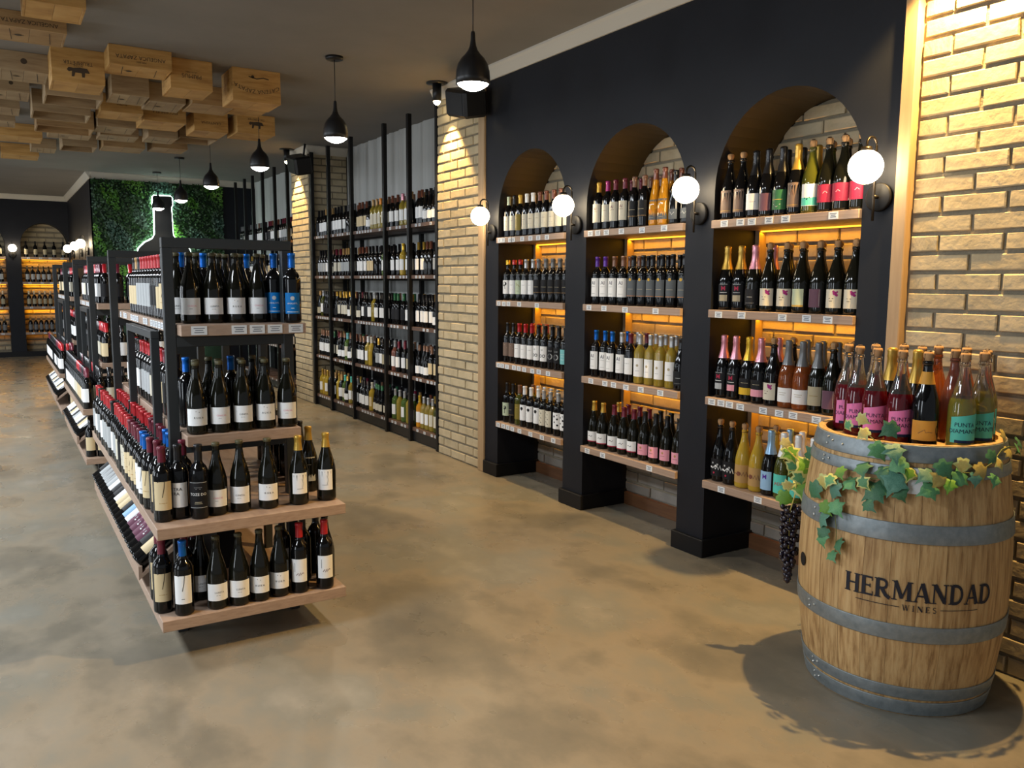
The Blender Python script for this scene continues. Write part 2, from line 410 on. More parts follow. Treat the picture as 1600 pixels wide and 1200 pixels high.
# label kinds: z0, z1, half width (m along the arc), paper, marks (x, y about the label centre)
LAB = {
    'lunita': (.038, .108, .047, 'white', [('t', 'LUNITA', .0105, .004, -.004, 'grey'), SCRIB(-.014, .016, 'light grey')]),
    'ruka': (.038, .108, .047, 'white', [('t', 'R U K A', .011, .004, -.006, 'black', .0004), ('c', -.006, .024, .0016, 'grey'), ('c', .006, .021, .0016, 'grey')]),
    'clos': (.038, .108, .047, 'white', [('t', 'CHACAL', .010, .006, -.002, 'pink'), SCRIB(-.012, .012, 'light grey')]),
    'seven cream': (.05, .165, .036, 'cream', [SEVEN, SCRIB(-.03, .03, 'tan')]),
    'seven white': (.05, .165, .036, 'white', [SEVEN, SCRIB(-.038, .012, 'black')]),
    'tra': (.05, .150, .037, 'white', [('t', 'TRA', .018, -.004, .018, 'black', .001), ('t', 'RA', .018, -.009, .0, 'black', .001)]),
    'toze': (.045, .155, .04, 'black', [('t', 'TOZE DO', .015, 0, -.002, 'white', .0008), SCRIB(.03, .03, 'grey'), SCRIB(.024, .02, 'grey'), SCRIB(-.03, .026, 'beige'), SCRIB(-.036, .03, 'beige'), SCRIB(.05, .07, 'light grey'), SCRIB(-.052, .07, 'light grey')]),
    'script': (.05, .150, .036, 'white', [('l', [(-.012, -.02), (-.004, -.01), (-.002, -.022), (.006, -.008), (.006, -.02), (.014, -.01), (.02, -.012)], .0028, 'wine'), ('l', [(-.018, .035), (-.018, -.005)], .0016, 'grey')]),
    'bodega': (.05, .14, .034, 'white', [('l', [(.008, .02), (.014, .0), (.009, -.02)], .0016, 'light grey'), SCRIB(-.024, .026, 'light grey')]),
    'caracol blue': (.04, .13, .034, 'label blue', [('c', 0, .022, .009, 'silver'), ('t', 'AXALOTL', .010, 0, -.004, 'white', .0003), SCRIB(-.022, .014, 'white'), SCRIB(-.038, .05, 'white')]),
    'grey mosaic': (.05, .165, .036, 'light grey', [('p', [(-.036, -.02), (-.01, .05), (.004, .02), (.0, -.05), (-.02, -.055)], 'grey'), SCRIB(.03, .02, 'white', .015)]),
    'grey plain': (.05, .160, .036, 'light grey', [SCRIB(.02, .03, 'grey'), SCRIB(-.03, .04, 'grey')]),
    'white plain': (.05, .150, .036, 'white', [SCRIB(.015, .03, 'grey'), SCRIB(-.02, .022, 'light grey')]),
    'ivory plain': (.05, .155, .036, 'ivory', [SCRIB(.015, .03, 'brown'), SCRIB(-.02, .022, 'brown')]),
    'cream plain': (.05, .150, .036, 'cream', [SCRIB(.02, .03, 'brown'), SCRIB(-.02, .03, 'brown')]),
    'letters ai white': (.05, .165, .038, 'white', [('t', 'AI', .032, 0, .018, 'navy', .0012), SCRIB(.004, .03, 'light grey'), SCRIB(-.04, .03, 'light grey')]),
    'letters ai ivory': (.05, .165, .038, 'ivory', [('t', 'AI', .026, 0, .018, 'maroon', .001), SCRIB(.008, .03, 'brown')]),
    'black card': (.06, .155, .038, 'black', [SCRIB(-.042, .07, 'tan'), SCRIB(-.004, .04, 'beige')]),
    'black medal': (.055, .155, .038, 'slate', [('c', .0, .052, .009, 'gold'), SCRIB(-.046, .07, 'orange'), SCRIB(-.006, .04, 'beige')]),
    'black ring': (.05, .155, .036, 'black', [('c', 0, -.012, .02, 'light grey'), ('c', 0, -.012, .013, 'black'), ('t', 'ICUS', .014, 0, .022, 'light grey')]),
    'white ring': (.05, .155, .036, 'white', [('c', -.012, -.015, .012, 'grey'), ('c', .014, -.015, .012, 'grey'), ('c', -.012, -.015, .006, 'white'), ('c', .014, -.015, .006, 'white'), ('t', 'PP', .016, 0, .02, 'grey')]),
    'branch': (.05, .150, .036, 'white', [('c', 0, .025, .014, 'black'), ('c', -.01, .012, .007, 'black'), ('l', [(0, .02), (.002, -.015)], .003, 'black')]),
    'vine art': (.05, .150, .036, 'pale green', [('l', [(-.015, .03), (-.004, .012), (.004, .02), (.016, .004)], .004, 'olive'), SCRIB(-.03, .03, 'olive')]),
    'brown card': (.05, .150, .036, 'taupe', [('l', [(-.02, .01), (0, .035), (.02, .01)], .0025, 'beige')]),
    'cyan card': (.05, .150, .036, 'cyan', [SCRIB(.015, .04, 'white'), SCRIB(.0, .03, 'white'), SCRIB(-.02, .03, 'white')]),
    'gold card': (.045, .160, .036, 'olive', [SCRIB(.03, .03, 'gold')]),
    'portrait': (.05, .165, .036, 'white', [('c', .0, .03, .012, 'black'), ('p', [(-.02, -.03), (.0, .02), (.024, -.03)], 'black'), ('l', [(-.024, .0), (.02, .044)], .005, 'grey')]),
    'hieroglyph': (.05, .165, .036, 'ivory', [('l', [(-.012, .045), (.008, .03), (-.01, .012), (.01, -.004), (-.008, -.02), (.01, -.04)], .007, 'black')]),
    'spotted': (.05, .165, .036, 'white', [('c', -.014, .03, .008, 'black'), ('c', .012, .012, .007, 'black'), ('c', -.01, -.01, .006, 'black'), ('c', .014, -.03, .007, 'black'), ('c', .01, .04, .004, 'black')]),
    'moon': (.05, .150, .036, 'pale green', [('c', 0, .012, .014, 'black'), ('l', [(0, .012), (0, -.03)], .004, 'black')]),
    'orange sun': (.035, .150, .038, 'slate', [('c', -.012, -.008, .015, 'orange'), SCRIB(.03, .03, 'white'), SCRIB(-.045, .03, 'beige')]),
    'small grey': (.03, .085, .036, 'slate', [('l', [(-.02, 0), (-.006, .012), (.006, -.004), (.02, .01)], .004, 'light grey')]),
    'fish': (.035, .10, .044, 'white', [('l', [(-.016, .0), (-.006, .006), (.004, -.002), (.014, .006)], .003, 'black'), ('r', -.044, -.034, .044, -.028, 'crimson')]),
    'pink card': (.035, .10, .044, 'pink', [('c', 0, .012, .007, 'tan'), SCRIB(-.008, .03, 'brown')]),
    'white round': (.045, .155, .038, 'white', [('c', 0, .012, .008, 'beige'), SCRIB(-.022, .026, 'light grey')]),
    'dark plain': (.03, .11, .044, 'black', [SCRIB(.0, .03, 'light grey'), SCRIB(-.03, .05, 'grey')]),
    'bronze card': (.035, .15, .034, 'taupe', [('l', [(-.01, .0), (0, .025), (.01, .0)], .003, 'brown'), SCRIB(-.048, .06, 'gold')]),
    'silver card': (.04, .12, .046, 'white', [SCRIB(-.002, .03, 'light grey')]),
    'dark green card': (.03, .125, .046, 'green', [SCRIB(.0, .06, 'gold'), ('l', [(-.02, -.02), (0, -.035), (.02, -.02)], .003, 'light grey')]),
    'whale': (.035, .135, .04, 'white', [('r', -.04, -.048, .04, -.012, 'teal'), ('l', [(-.02, -.014), (-.008, -.02), (.006, -.012)], .006, 'navy')]),
    'crimson wave': (.045, .125, .048, 'crimson', [('p', [(-.048, -.04), (.048, -.04), (.048, -.03), (.01, -.026), (-.02, -.032), (-.048, -.03)], 'ivory'), ('l', [(-.01, 0), (0, .01), (.01, .002)], .003, 'pink')]),
    'red m': (.045, .135, .034, 'black', [('t', 'M', .034, 0, .012, 'crimson', .002), SCRIB(.0, .04, 'white'), SCRIB(.043, .044, 'light grey'), ('r', -.022, -.044, .022, -.012, 'beige')]),
    'pink m': (.045, .135, .034, 'black', [('t', 'M', .034, 0, .012, 'crimson', .002), SCRIB(.0, .04, 'white'), SCRIB(.043, .044, 'light grey'), ('r', -.022, -.044, .022, -.012, 'pink')]),
    'silver m': (.045, .135, .034, 'black', [('t', 'M', .034, 0, .012, 'crimson', .002), SCRIB(.0, .04, 'white'), SCRIB(.043, .044, 'light grey'), ('r', -.022, -.044, .022, -.012, 'light grey')]),
    'splash': (.03, .115, .038, 'ivory', SPLASH),
    'green tall': (.03, .115, .03, 'pale green', [('r', -.03, -.042, .03, -.034, 'gold')]),
    'purple tall': (.03, .115, .032, 'dusty purple', [('l', [(-.028, -.036), (-.028, .038), (.028, .038), (.028, -.036)], .0015, 'light grey')]),
    'yellow band': (.035, .12, .042, 'black', [('r', -.042, -.042, .042, -.006, 'yellow'), ('l', [(-.036, .006), (-.036, .034), (.036, .034), (.036, .006), (-.036, .006)], .0015, 'beige'), SCRIB(.018, .04, 'beige')]),
    'pink band': (.035, .12, .042, 'black', [('r', -.042, -.042, .042, -.006, 'pink'), ('l', [(-.036, .006), (-.036, .034), (.036, .034), (.036, .006), (-.036, .006)], .0015, 'beige'), SCRIB(.018, .04, 'beige')]),
    'lace white': (.03, .10, .045, 'white', [SCRIB(.01, .04, 'beige'), SCRIB(.0, .03, 'beige')]),
    'beige shield': (.035, .125, .036, 'beige', [SCRIB(.0, .04, 'olive')]),
    'graffiti': (.03, .125, .044, 'black', [('c', -.02 + .0095 * i, .03 * math.sin(i * 2.2), .0055, ('white', 'light grey', 'crimson')[i % 3]) for i in range(5)] + [('l', [(-.04 + .008 * i, .034 * math.sin(i * 3.1)) for i in range(11)], .005, 'white')]),
    'graffiti gold': (.03, .125, .044, 'tan', [('l', [(-.04 + .008 * i, .034 * math.sin(i * 3.1)) for i in range(11)], .006, 'brown'), ('c', -.01, .0, .012, 'bronze')]),
    'blue m': (.03, .125, .036, 'light blue', [('t', 'M', .036, 0, .008, 'purple', .002)]),
    'jada': (.03, .125, .040, 'teal', [('p', [(-.04, .0), (0, .05), (.04, .0), (0, -.05)], 'white'), ('t', 'JADA', .022, 0, -.006, 'red', .0012)]),
    'punta pink': (.03, .13, .046, 'hot pink', [('t', 'PUNTA', .0205, .0, .006, 'navy', .0006), ('t', 'DIAMANTE', .0205, .0, -.016, 'navy', .0006), ('r', -.030, -.05, .046, -.04, 'navy'), ('p', [(-.046, .05), (-.046, .036), (.046, .051)], 'pink')]),
    'punta teal': (.03, .13, .046, 'teal', [('t', 'PUNTA', .0205, .0, .006, 'navy', .0006), ('t', 'DIAMANTE', .0205, .0, -.016, 'navy', .0006), ('r', -.030, -.05, .046, -.04, 'navy')]),
    'orange band': (.03, .10, .046, 'amber', [('l', [(-.02, -.01), (-.008, -.002), (0, .004), (.004, -.006), (.014, -.004), (.026, -.006)], .0018, 'brown'), ('l', [(.046, -.018), (.04, -.004), (.04, .008), (.046, .02)], .003, 'black')]),
    'none': None,
}
# bottle profiles (r, z) from the base up
SHAPES = {
    'bdx': [(.001, .006), (.030, .0), (.0365, .004), (.0375, .012), (.0375, .185), (.0355, .198), (.029, .212), (.020, .222), (.0155, .232), (.0143, .245), (.0140, .285), (.0155, .287), (.0155, .296), (.0135, .30), (.001, .30)],
    'burg': [(.001, .006), (.033, .0), (.0405, .005), (.0415, .014), (.0415, .130), (.040, .148), (.035, .172), (.028, .197), (.021, .220), (.0165, .242), (.0145, .265), (.0142, .283), (.0158, .285), (.0158, .293), (.0135, .296), (.001, .296)],
    'champ': [(.001, .008), (.036, .0), (.0435, .005), (.0445, .015), (.0445, .135), (.043, .155), (.038, .182), (.030, .210), (.022, .238), (.0170, .262), (.0150, .285), (.0148, .294), (.0172, .296), (.0172, .304), (.015, .306), (.001, .306)],
    'flute': [(.001, .006), (.031, .0), (.0375, .005), (.0385, .015), (.0385, .110), (.036, .145), (.030, .185), (.022, .225), (.0165, .260), (.0145, .290), (.0142, .312), (.0158, .314), (.0158, .323), (.0135, .326), (.001, .326)],
}


def rad_at(sh, z):
    p = SHAPES[sh]
    for (r0, z0), (r1, z1) in zip(p[1:], p[2:]):
        if z0 <= z <= z1 and z1 > z0:
            return r0 + (r1 - r0) * (z - z0) / (z1 - z0)
    return p[4][0]


_mc = {}


def m_body(sh, gl, top=None):
    """top: glass of the part above the wine level (two-tone clear bottles)"""
    k = ('b', sh, gl, top)
    if k not in _mc:
        b = MB(); p = SHAPES[sh]
        mats = None
        if top:
            mats = [m_glass[gl] if p[j + 1][1] < .2 else m_glass[top] for j in range(len(p) - 1)]
        b.lathe(p, m_glass[gl], 20, mats=mats); _mc[k] = b.mesh('bottle_body')
    return _mc[k]


def m_cap(sh, col, style):
    k = ('c', sh, col, style)
    if k not in _mc:
        b = MB(); H = SHAPES[sh][-1][1]; f = foil(col)
        if style == 'long':       # tin capsule
            z0 = H - .062
            pr = [(rad_at(sh, z0) + .0006, z0), (rad_at(sh, H - .03) + .0009, H - .03), (.0152, H - .0145), (.0166, H - .013), (.0166, H - .002), (.0145, H + .001), (.001, H + .001)]
        elif style == 'short':
            z0 = H - .035
            pr = [(.0165, z0), (.0166, H - .002), (.0145, H + .001), (.001, H + .001)]
        elif style == 'sparkle':  # long foil over a mushroom cork
            z0 = H - .095
            pr = [(rad_at(sh, z0) + .0008, z0), (rad_at(sh, H - .05) + .001, H - .05), (.0168, H - .014), (.019, H - .008), (.0172, H + .004), (.0185, H + .014), (.0180, H + .022), (.012, H + .027), (.001, H + .027)]
        elif style == 'cork':     # bare mushroom cork
            f = mat('cork', COL['cork'], .8)
            pr = [(.0125, H - .002), (.0128, H + .006), (.0165, H + .012), (.0172, H + .022), (.0150, H + .030), (.001, H + .031)]
        else:                     # flush cork / wax ring in the mouth
            f = mat('cork_dark', (.085, .075, .035), .5)
            pr = [(.0148, H - .013), (.0160, H - .011), (.0160, H - .001), (.013, H + .002), (.001, H + .002)]
        b.lathe(pr, f, 16); _mc[k] = b.mesh('capsule')
    return _mc[k]


def m_wire(sh):
    k = ('w', sh)
    if k not in _mc:
        b = MB(); H = SHAPES[sh][-1][1]; m = mat('wire_cage', (.10, .07, .05), .4, .7)
        for i in range(4):
            a = PI / 4 + i * PI / 2; c, s = math.cos(a), math.sin(a)
            b.tube([(c * .0175, s * .0175, H - .012), (c * .0182, s * .0182, H + .008), (c * .0186, s * .0186, H + .022), (c * .008, s * .008, H + .034)], .0009, m, 4)
        b.lathe([(.0185, H - .013), (.0192, H - .012), (.0185, H - .011)], m, 12)
        b.lathe([(.009, H + .033), (.0085, H + .035), (.001, H + .035)], m, 10)
        _mc[k] = b.mesh('wire_cage')
    return _mc[k]


def m_label(sh, lab):
    k = ('l', sh, lab)
    if k not in _mc:
        z0, z1, hw, pc, pr = LAB[lab]
        r = SHAPES[sh][4][0] + .0007; b = MB(); n = 8
        vs = []
        for i in range(n + 1):
            a = (-hw + 2 * hw * i / n) / r
            top = z1
            if 'punta' in lab:
                top = z1 - .012 + .014 * i / n
            rt = r if top < SHAPES[sh][4][1] else rad_at(sh, top) + .0007
            vs += [(r * math.sin(a), -r * math.cos(a), z0), (rt * math.sin(a), -rt * math.cos(a), top)]
        b.add(vs, [(2 * i, 2 * i + 2, 2 * i + 3, 2 * i + 1) for i in range(n)], paper(pc), True)
        _mc[k] = b.mesh('label', False)
        q = MB(); zc = (z0 + z1) / 2; r2 = r + .0005; lay = 0
        for vs, fs, c in print_shapes(pr):
            rr = r2 + lay * .00012; lay += 1
            q.add([(rr * math.sin(x / r), -rr * math.cos(x / r), zc + y) for x, y in vs], fs, paper(c))
        _mc[k + ('p',)] = q.mesh('print', False)
    return _mc[k], _mc[k + ('p',)]


NAMES = {'dark': 'red_wine_bottle', 'burg': 'red_wine_bottle'}
NB = {}


def bottle(sh, gl, cap, style, lab, loc, rz, label, group, name=None, top=None, tilt=None, prn=True, extra=None):
    nm = name or ('sparkling_wine_bottle' if sh == 'champ' else NAMES.get(gl, 'white_wine_bottle'))
    o = link(nm, m_body(sh, gl, top), None, loc, rz)
    NB[nm] = NB.get(nm, 0) + 1
    if tilt is not None:
        o.rotation_euler = tilt
    tag(o, label, 'bottle', group)
    if style:
        link('cork' if style in ('cork', 'flush') else 'capsule', m_cap(sh, cap, style), o)
        if style == 'cork':
            link('wire_cage', m_wire(sh), o)
    if lab and lab != 'none':
        a, b = m_label(sh, lab)
        l = link('label', a, o)
        if prn:
            link('print', b, l)
    return o


# ------------------------------------------------------------------ the room
CZ = 3.08
XF = 3.23
YB = 18.5
b = MB(); b.box(-6, 3.9, -3.3, 18.9, -.1, 0, m_floor); structure(b.obj('floor'))
b = MB(); b.box(-6, 3.9, -3.3, 18.9, CZ, CZ + .1, m_ceil); structure(b.obj('ceiling'))


def archwall(name, P, u0, u1, opens, zs, rad, dep):
    """wall with round-headed openings; P(u, v, z) maps to the room"""
    b = MB(); cur = u0; K = 24

    def quad(pts):
        b.add([P(*p) for p in pts], [(0, 1, 2, 3)], m_navy)
    for (a, c) in opens:
        quad([(cur, 0, 0), (a, 0, 0), (a, 0, CZ), (cur, 0, CZ)])
        quad([(a, 0, 0), (a, dep, 0), (a, dep, zs), (a, 0, zs)])
        quad([(c, 0, 0), (c, dep, 0), (c, dep, zs), (c, 0, zs)])
        mid = (a + c) / 2; hw = (c - a) / 2
        pts = [(mid - hw * math.cos(PI * i / K), zs + rad * math.sin(PI * i / K)) for i in range(K + 1)]
        for (x0, z0), (x1, z1) in zip(pts, pts[1:]):
            quad([(x0, 0, z0), (x1, 0, z1), (x1, 0, CZ), (x0, 0, CZ)])
            b.add([P(x0, 0, z0), P(x1, 0, z1), P(x1, dep, z1), P(x0, dep, z0)], [(0, 1, 2, 3)], m_navy, True)
        cur = c
    quad([(cur, 0, 0), (u1, 0, 0), (u1, 0, CZ), (cur, 0, CZ)])
    quad([(u0, 0, 0), (u0, dep, 0), (u0, dep, CZ), (u0, 0, CZ)])
    quad([(u1, 0, 0), (u1, dep, 0), (u1, dep, CZ), (u1, 0, CZ)])
    me = b.mesh(name, False)
    return structure(link(name, me))


RP = lambda u, v, z: (XF + v, u, z)
OP = [(2.31, 3.19), (3.40, 4.30), (4.52, 5.39)]
wall_right = archwall('wall_right', RP, 2.15, 5.58, OP, 1.98, .44, .40)

# bricks: five uneven shapes, shared
BL, BH = .246, .062
BV = []


def brick_mesh(m, k):
    rr = random.Random(50 + k); b = MB(); j = lambda a: rr.uniform(-a, a)
    x, z, t, e = BL / 2, BH / 2, .018, .004
    vs = []
    for (sx, sz) in ((-1, -1), (1, -1), (1, 1), (-1, 1)):
        vs.append((sx * x + j(.002), t, sz * z + j(.0012)))
    for (sx, sz) in ((-1, -1), (1, -1), (1, 1), (-1, 1)):
        vs.append((sx * x + j(.002), -t + e, sz * z + j(.0015)))
    for (sx, sz) in ((-1, -1), (1, -1), (1, 1), (-1, 1)):
        vs.append((sx * (x - e) + j(.002), -t + j(.0015), sz * (z - e) + j(.0015)))
    fs = [(8, 9, 10, 11)]
    for q in range(4):
        r = (q + 1) % 4
        fs += [(q, r, 4 + r, 4 + q), (4 + q, 4 + r, 8 + r, 8 + q)]
    b.add(vs, fs, m)
    return b.mesh('brick')


BM = {m: [brick_mesh(m, k) for k in range(5)] for m in (m_brick, m_brick_gray)}


def bricks(parent, P, rz, u0, u1, z0, z1, keep=None, m=m_brick, grey_below=None, pu=.258, pz=.0775, shift=0):
    row = 0; z = z0 + pz / 2
    while z + BH / 2 <= z1 + .02:
        u = u0 - (pu / 2 if (row + shift) % 2 else 0)
        while u < u1 - .02:
            a, c = max(u, u0), min(u + pu, u1)
            if c - a > .045 and (keep is None or keep((a + c) / 2, z, (c - a) / 2)):
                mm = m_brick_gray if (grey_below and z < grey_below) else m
                o = link('brick', random.choice(BM[mm]), parent, P((a + c) / 2, random.uniform(-.003, .003), z))
                o.rotation_euler = (0, 0, rz); o.scale = ((c - a - .012) / BL, 1, 1)
            u += pu
        row += 1; z += pz


def panel(name, P, u0, u1, z0, z1, th=.03):
    """mortar bed, P(u, v, z) with v into the wall"""
    b = MB(); vs = [P(u, v, z) for u in (u0, u1) for v in (-.007, th) for z in (z0, z1)]
    b.add(vs, [(0, 1, 3, 2), (4, 6, 7, 5), (0, 4, 5, 1), (2, 3, 7, 6), (0, 2, 6, 4), (1, 5, 7, 3)], m_mortar)
    return structure(b.obj(name))


# near brick panel, pillar one, pillar two (face and side), backs of the three arches
BP = lambda u, v, z: (3.262 + v, u, z)
w1 = panel('wall_right', BP, .9, 2.09, 0, CZ)
bricks(w1, BP, -PI / 2, .93, 2.085, .0, CZ, shift=1)
w2 = panel('wall_right', BP, 5.67, 6.43, 0, CZ)
bricks(w2, BP, -PI / 2, 5.675, 6.425, .0, CZ)
b = MB(); b.box(3.27, 3.9, 5.58, 6.43, 0, CZ, m_mortar); structure(b.obj('wall_right'))
w3 = panel('wall_right', BP, 9.82, 10.50, 0, CZ)
bricks(w3, BP, -PI / 2, 9.825, 10.49, .0, CZ - .06)
b = MB(); b.box(3.27, 3.9, 9.83, 10.50, 0, CZ, m_mortar); structure(b.obj('wall_right'))
SP = lambda u, v, z: (u, 9.815 + v, z)
w4 = panel('wall_right', SP, 3.27, 3.72, 0, CZ)
bricks(w4, SP, 0, 3.275, 3.72, 0, CZ - .06)
b = MB(); b.box(3.235, 3.255, 9.80, 10.5, CZ - .2, CZ - .08, m_brick_gray); structure(b.obj('trim_3'))
AP = lambda u, v, z: (3.62 + v, u, z)
for k, (a, c) in enumerate(OP):
    wk = panel('wall_right', AP, a - .02, c + .02, 0, 2.5)
    mid = (a + c) / 2
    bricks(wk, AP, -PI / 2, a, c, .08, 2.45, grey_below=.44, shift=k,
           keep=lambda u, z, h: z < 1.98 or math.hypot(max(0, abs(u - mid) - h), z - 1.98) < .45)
# grey upper wall behind the racks, with soft vertical folds
b = MB(); n = 150
for (y0, y1) in ((6.43, 9.83), (10.5, 14.05)):
    vs = []; n = int((y1 - y0) / .03)
    for i in range(n + 1):
        y = y0 + (y1 - y0) * i / n; x = 3.725 + .008 * math.sin(y * 22) + .006 * math.sin(y * 53 + 1)
        vs += [(x, y, 0), (x, y, CZ)]
    b.add(vs, [(2 * i, 2 * i + 2, 2 * i + 3, 2 * i + 1) for i in range(n)], m_gray_wall, True)
structure(b.obj('wall_right', None, False))
b = MB(); b.box(3.715, 3.77, 6.43, 9.83, 0, .62, m_satin_black); b.box(3.715, 3.77, 10.5, 14, 0, 1.0, m_satin_black); structure(b.obj('baseboard_rear'))
# timber strips beside the arcade
for k, (a, c) in enumerate(((2.09, 2.15), (5.58, 5.67))):
    b = MB(); b.box(3.212, 3.30, a, c, 0, CZ, m_strip, .004); structure(b.obj('trim_%d' % (k + 1)))
# plinths under the four piers, brown skirting in the alcoves
for k, (a, c) in enumerate(((2.15, 2.31), (3.19, 3.40), (4.30, 4.52), (5.39, 5.58))):
    b = MB(); b.box(3.208, 3.625, a - .02, c + (.02 if k < 3 else .0), 0, .10, m_black_trim, .004); structure(b.obj('baseboard_right'))
m_brownbase = noise_mat('brown_skirting', [(.11, .045, .018), (.17, .075, .03)], scale=(1, .3, 4), nscale=12, rough=.5)
for a, c in OP:
    b = MB(); b.box(3.575, 3.602, a + .02, c - .02, 0, .085, m_brownbase, .003); structure(b.obj('baseboard_alcove'))


# crown mouldings
def crown(name, p0, p1, nrm, h=.095, d=.05):
    b = MB(); (x0, y0), (x1, y1) = p0, p1; nx, ny = nrm
    prof = [(0, CZ - h), (.012, CZ - h), (.018, CZ - h + .018), (d * .75, CZ - .03), (d, CZ - .012), (d, CZ), (0, CZ)]
    vs = []
    for (x, y) in (p0, p1):
        vs += [(x + nx * q, y + ny * q, z) for q, z in prof]
    m_ = len(prof)
    fs = [(i, i + 1, m_ + i + 1, m_ + i) for i in range(m_ - 1)] + [tuple(range(m_)), tuple(range(m_, 2 * m_))]
    b.add(vs, fs, m_crown); return structure(b.obj(name))


crown('trim_4', (XF, .9), (XF, 6.43), (-1, 0))
crown('trim_5', (3.245, 9.77), (3.245, 10.54), (-1, 0))
crown('trim_6', (3.22, 9.80), (3.72, 9.80), (0, -1))
crown('trim_7', (1.3, 14.0), (3.72, 14.0), (0, -1), d=.06)
crown('trim_8', (1.3, 13.96), (1.3, YB), (-1, 0), d=.06)
crown('trim_9', (-6, YB), (1.3, YB), (0, -1), d=.06)

# far walls
FP = lambda u, v, z: (u, YB + v, z)
FO = [(-3.95, -3.07), (-2.85, -1.97), (-1.75, -.87), (-.63, .22), (.47, 1.28)]
archwall('wall_back', FP, -6, 1.3, FO, 2.12, .44, .38)
FB = lambda u, v, z: (u, YB + .38 + v, z)
for k, (a, c) in enumerate(FO):
    wk = panel('wall_back', FB, a - .02, c + .02, 0, 2.7)
    mid = (a + c) / 2
    if k >= 3:
        bricks(wk, FB, 0, a, c, .1, 2.6, shift=k, pu=.30, pz=.10, keep=lambda u, z, h: z < 2.1 or math.hypot(max(0, abs(u - mid) - h), z - 2.12) < .46)
b = MB(); b.box(1.3, 1.4, 14.0, YB + .1, 0, CZ, m_navy); b.box(1.3, 3.9, 14.0, 14.1, 0, CZ, m_navy); structure(b.obj('wall_left'))
b = MB(); b.box(-6, 1.3, YB - .015, YB, 0, .1, m_black_trim); structure(b.obj('baseboard_back'))


# ------------------------------------------------------------------ arch shelves, tags, LED strips
def tagmesh(w_=.05, h_=.032):
    k = ('tag', w_, h_)
    if k not in _mc:
        b = MB(); b.box(-w_ / 2, w_ / 2, -.0015, 0, -h_ / 2, h_ / 2, m_tag)
        for i, (ww, zz) in enumerate(((.7, .25), (.5, .02), (.62, -.22))):
            b.add([(-w_ * ww / 2, -.0019, h_ * zz - .0018), (w_ * ww / 2, -.0019, h_ * zz - .0018), (w_ * ww / 2, -.0019, h_ * zz + .0018), (-w_ * ww / 2, -.0019, h_ * zz + .0018)], [(0, 1, 2, 3)], m_tagink)
        _mc[k] = b.mesh('price_tag')
    return _mc[k]


SZ = [1.826, 1.361, .895, .437]
TAGS = {0: [[.72, .60, .42, .30, .18, .06], [.70, .46, .25, .09], [.66, .52, .30, .18, .06]][0]}
TG = {(0, 0): [.04, .10, .22, .27, .42, .55, .67, .8], (0, 1): [.03, .12, .20, .38, .66], (0, 2): [.03, .10, .18, .30, .38, .47, .60, .70, .84], (0, 3): [.03, .12, .20, .28, .40, .58, .76, .93],
      (1, 0): [.06, .15, .25, .42, .64, .86], (1, 1): [.06, .24, .48, .80], (1, 2): [.10, .27, .37, .51, .67, .87], (1, 3): [.07, .26, .78],
      (2, 0): [.09, .22, .31, .44, .56, .88], (2, 1): [.07, .26, .57, .74, .88], (2, 2): [.04, .12, .19, .28, .46, .58, .68, .84], (2, 3): [.15, .45, .70]}
ANAME = ['left arch', 'middle arch', 'right arch']
SNAME = ['top shelf', 'second shelf', 'third shelf', 'bottom shelf']
for ai, (a, c) in enumerate((OP[2], OP[1], OP[0])):
    for si, zt in enumerate(SZ):
        t = empty('alcove_shelf', (3.4, (a + c) / 2, zt))
        tag(t, '%s of the %s, oak board with white price tags' % (SNAME[si], ANAME[ai]), 'shelf', 'alcove shelves')
        L_ = (c - a) / 2
        b = MB(); b.box(-.19, .172, -L_ + .001, L_ - .001, -.041, 0, m_shelf, .002); b.obj('board', t)
        for q in TG[ai, si]:
            o = link('price_tag', tagmesh(), t, (-.1905, L_ - .02 - q * (2 * L_ - .05), -.021 + random.uniform(-.003, .001)), -PI / 2)
        if si < 3:
            b = MB(); b.box(.155, .168, -L_ + .01, L_ - .01, -.049, -.042, m_led); b.obj('light_strip', t)
        if si == 3: continue
        d = bpy.data.lights.new('led_light', 'AREA'); d.shape = 'RECTANGLE'; d.size = .03; d.size_y = 2 * L_ - .06; d.energy = 1.0; d.color = (1, .43, .012)
        o = bpy.data.objects.new('led_light', d); C.objects.link(o); o.location = (3.565, (a + c) / 2, zt - .053); o.rotation_euler = (0, R(16), 0)
        if si == 0:      # the strip also leaks upwards through the gap behind the top shelf
            d = bpy.data.lights.new('led_light', 'AREA'); d.shape = 'RECTANGLE'; d.size = .02; d.size_y = 2 * L_ - .1; d.energy = 2.0; d.color = (1, .45, .06)
            o = bpy.data.objects.new('led_light', d); C.objects.link(o); o.location = (3.588, (a + c) / 2, zt + .004); o.rotation_euler = (R(180), R(14), 0)
    # pale batten up the far rear corner of the alcove
    b = MB(); b.box(3.545, 3.603, c - .03, c - .002, SZ[3] - .02, SZ[0] - .02, m_strip); o = b.obj('corner_batten')
    tag(o, 'upright pale timber batten in the back corner of the %s' % ANAME[ai], 'batten', 'alcove battens')

D, G_, W_ = 'bdx', 'burg', 'champ'
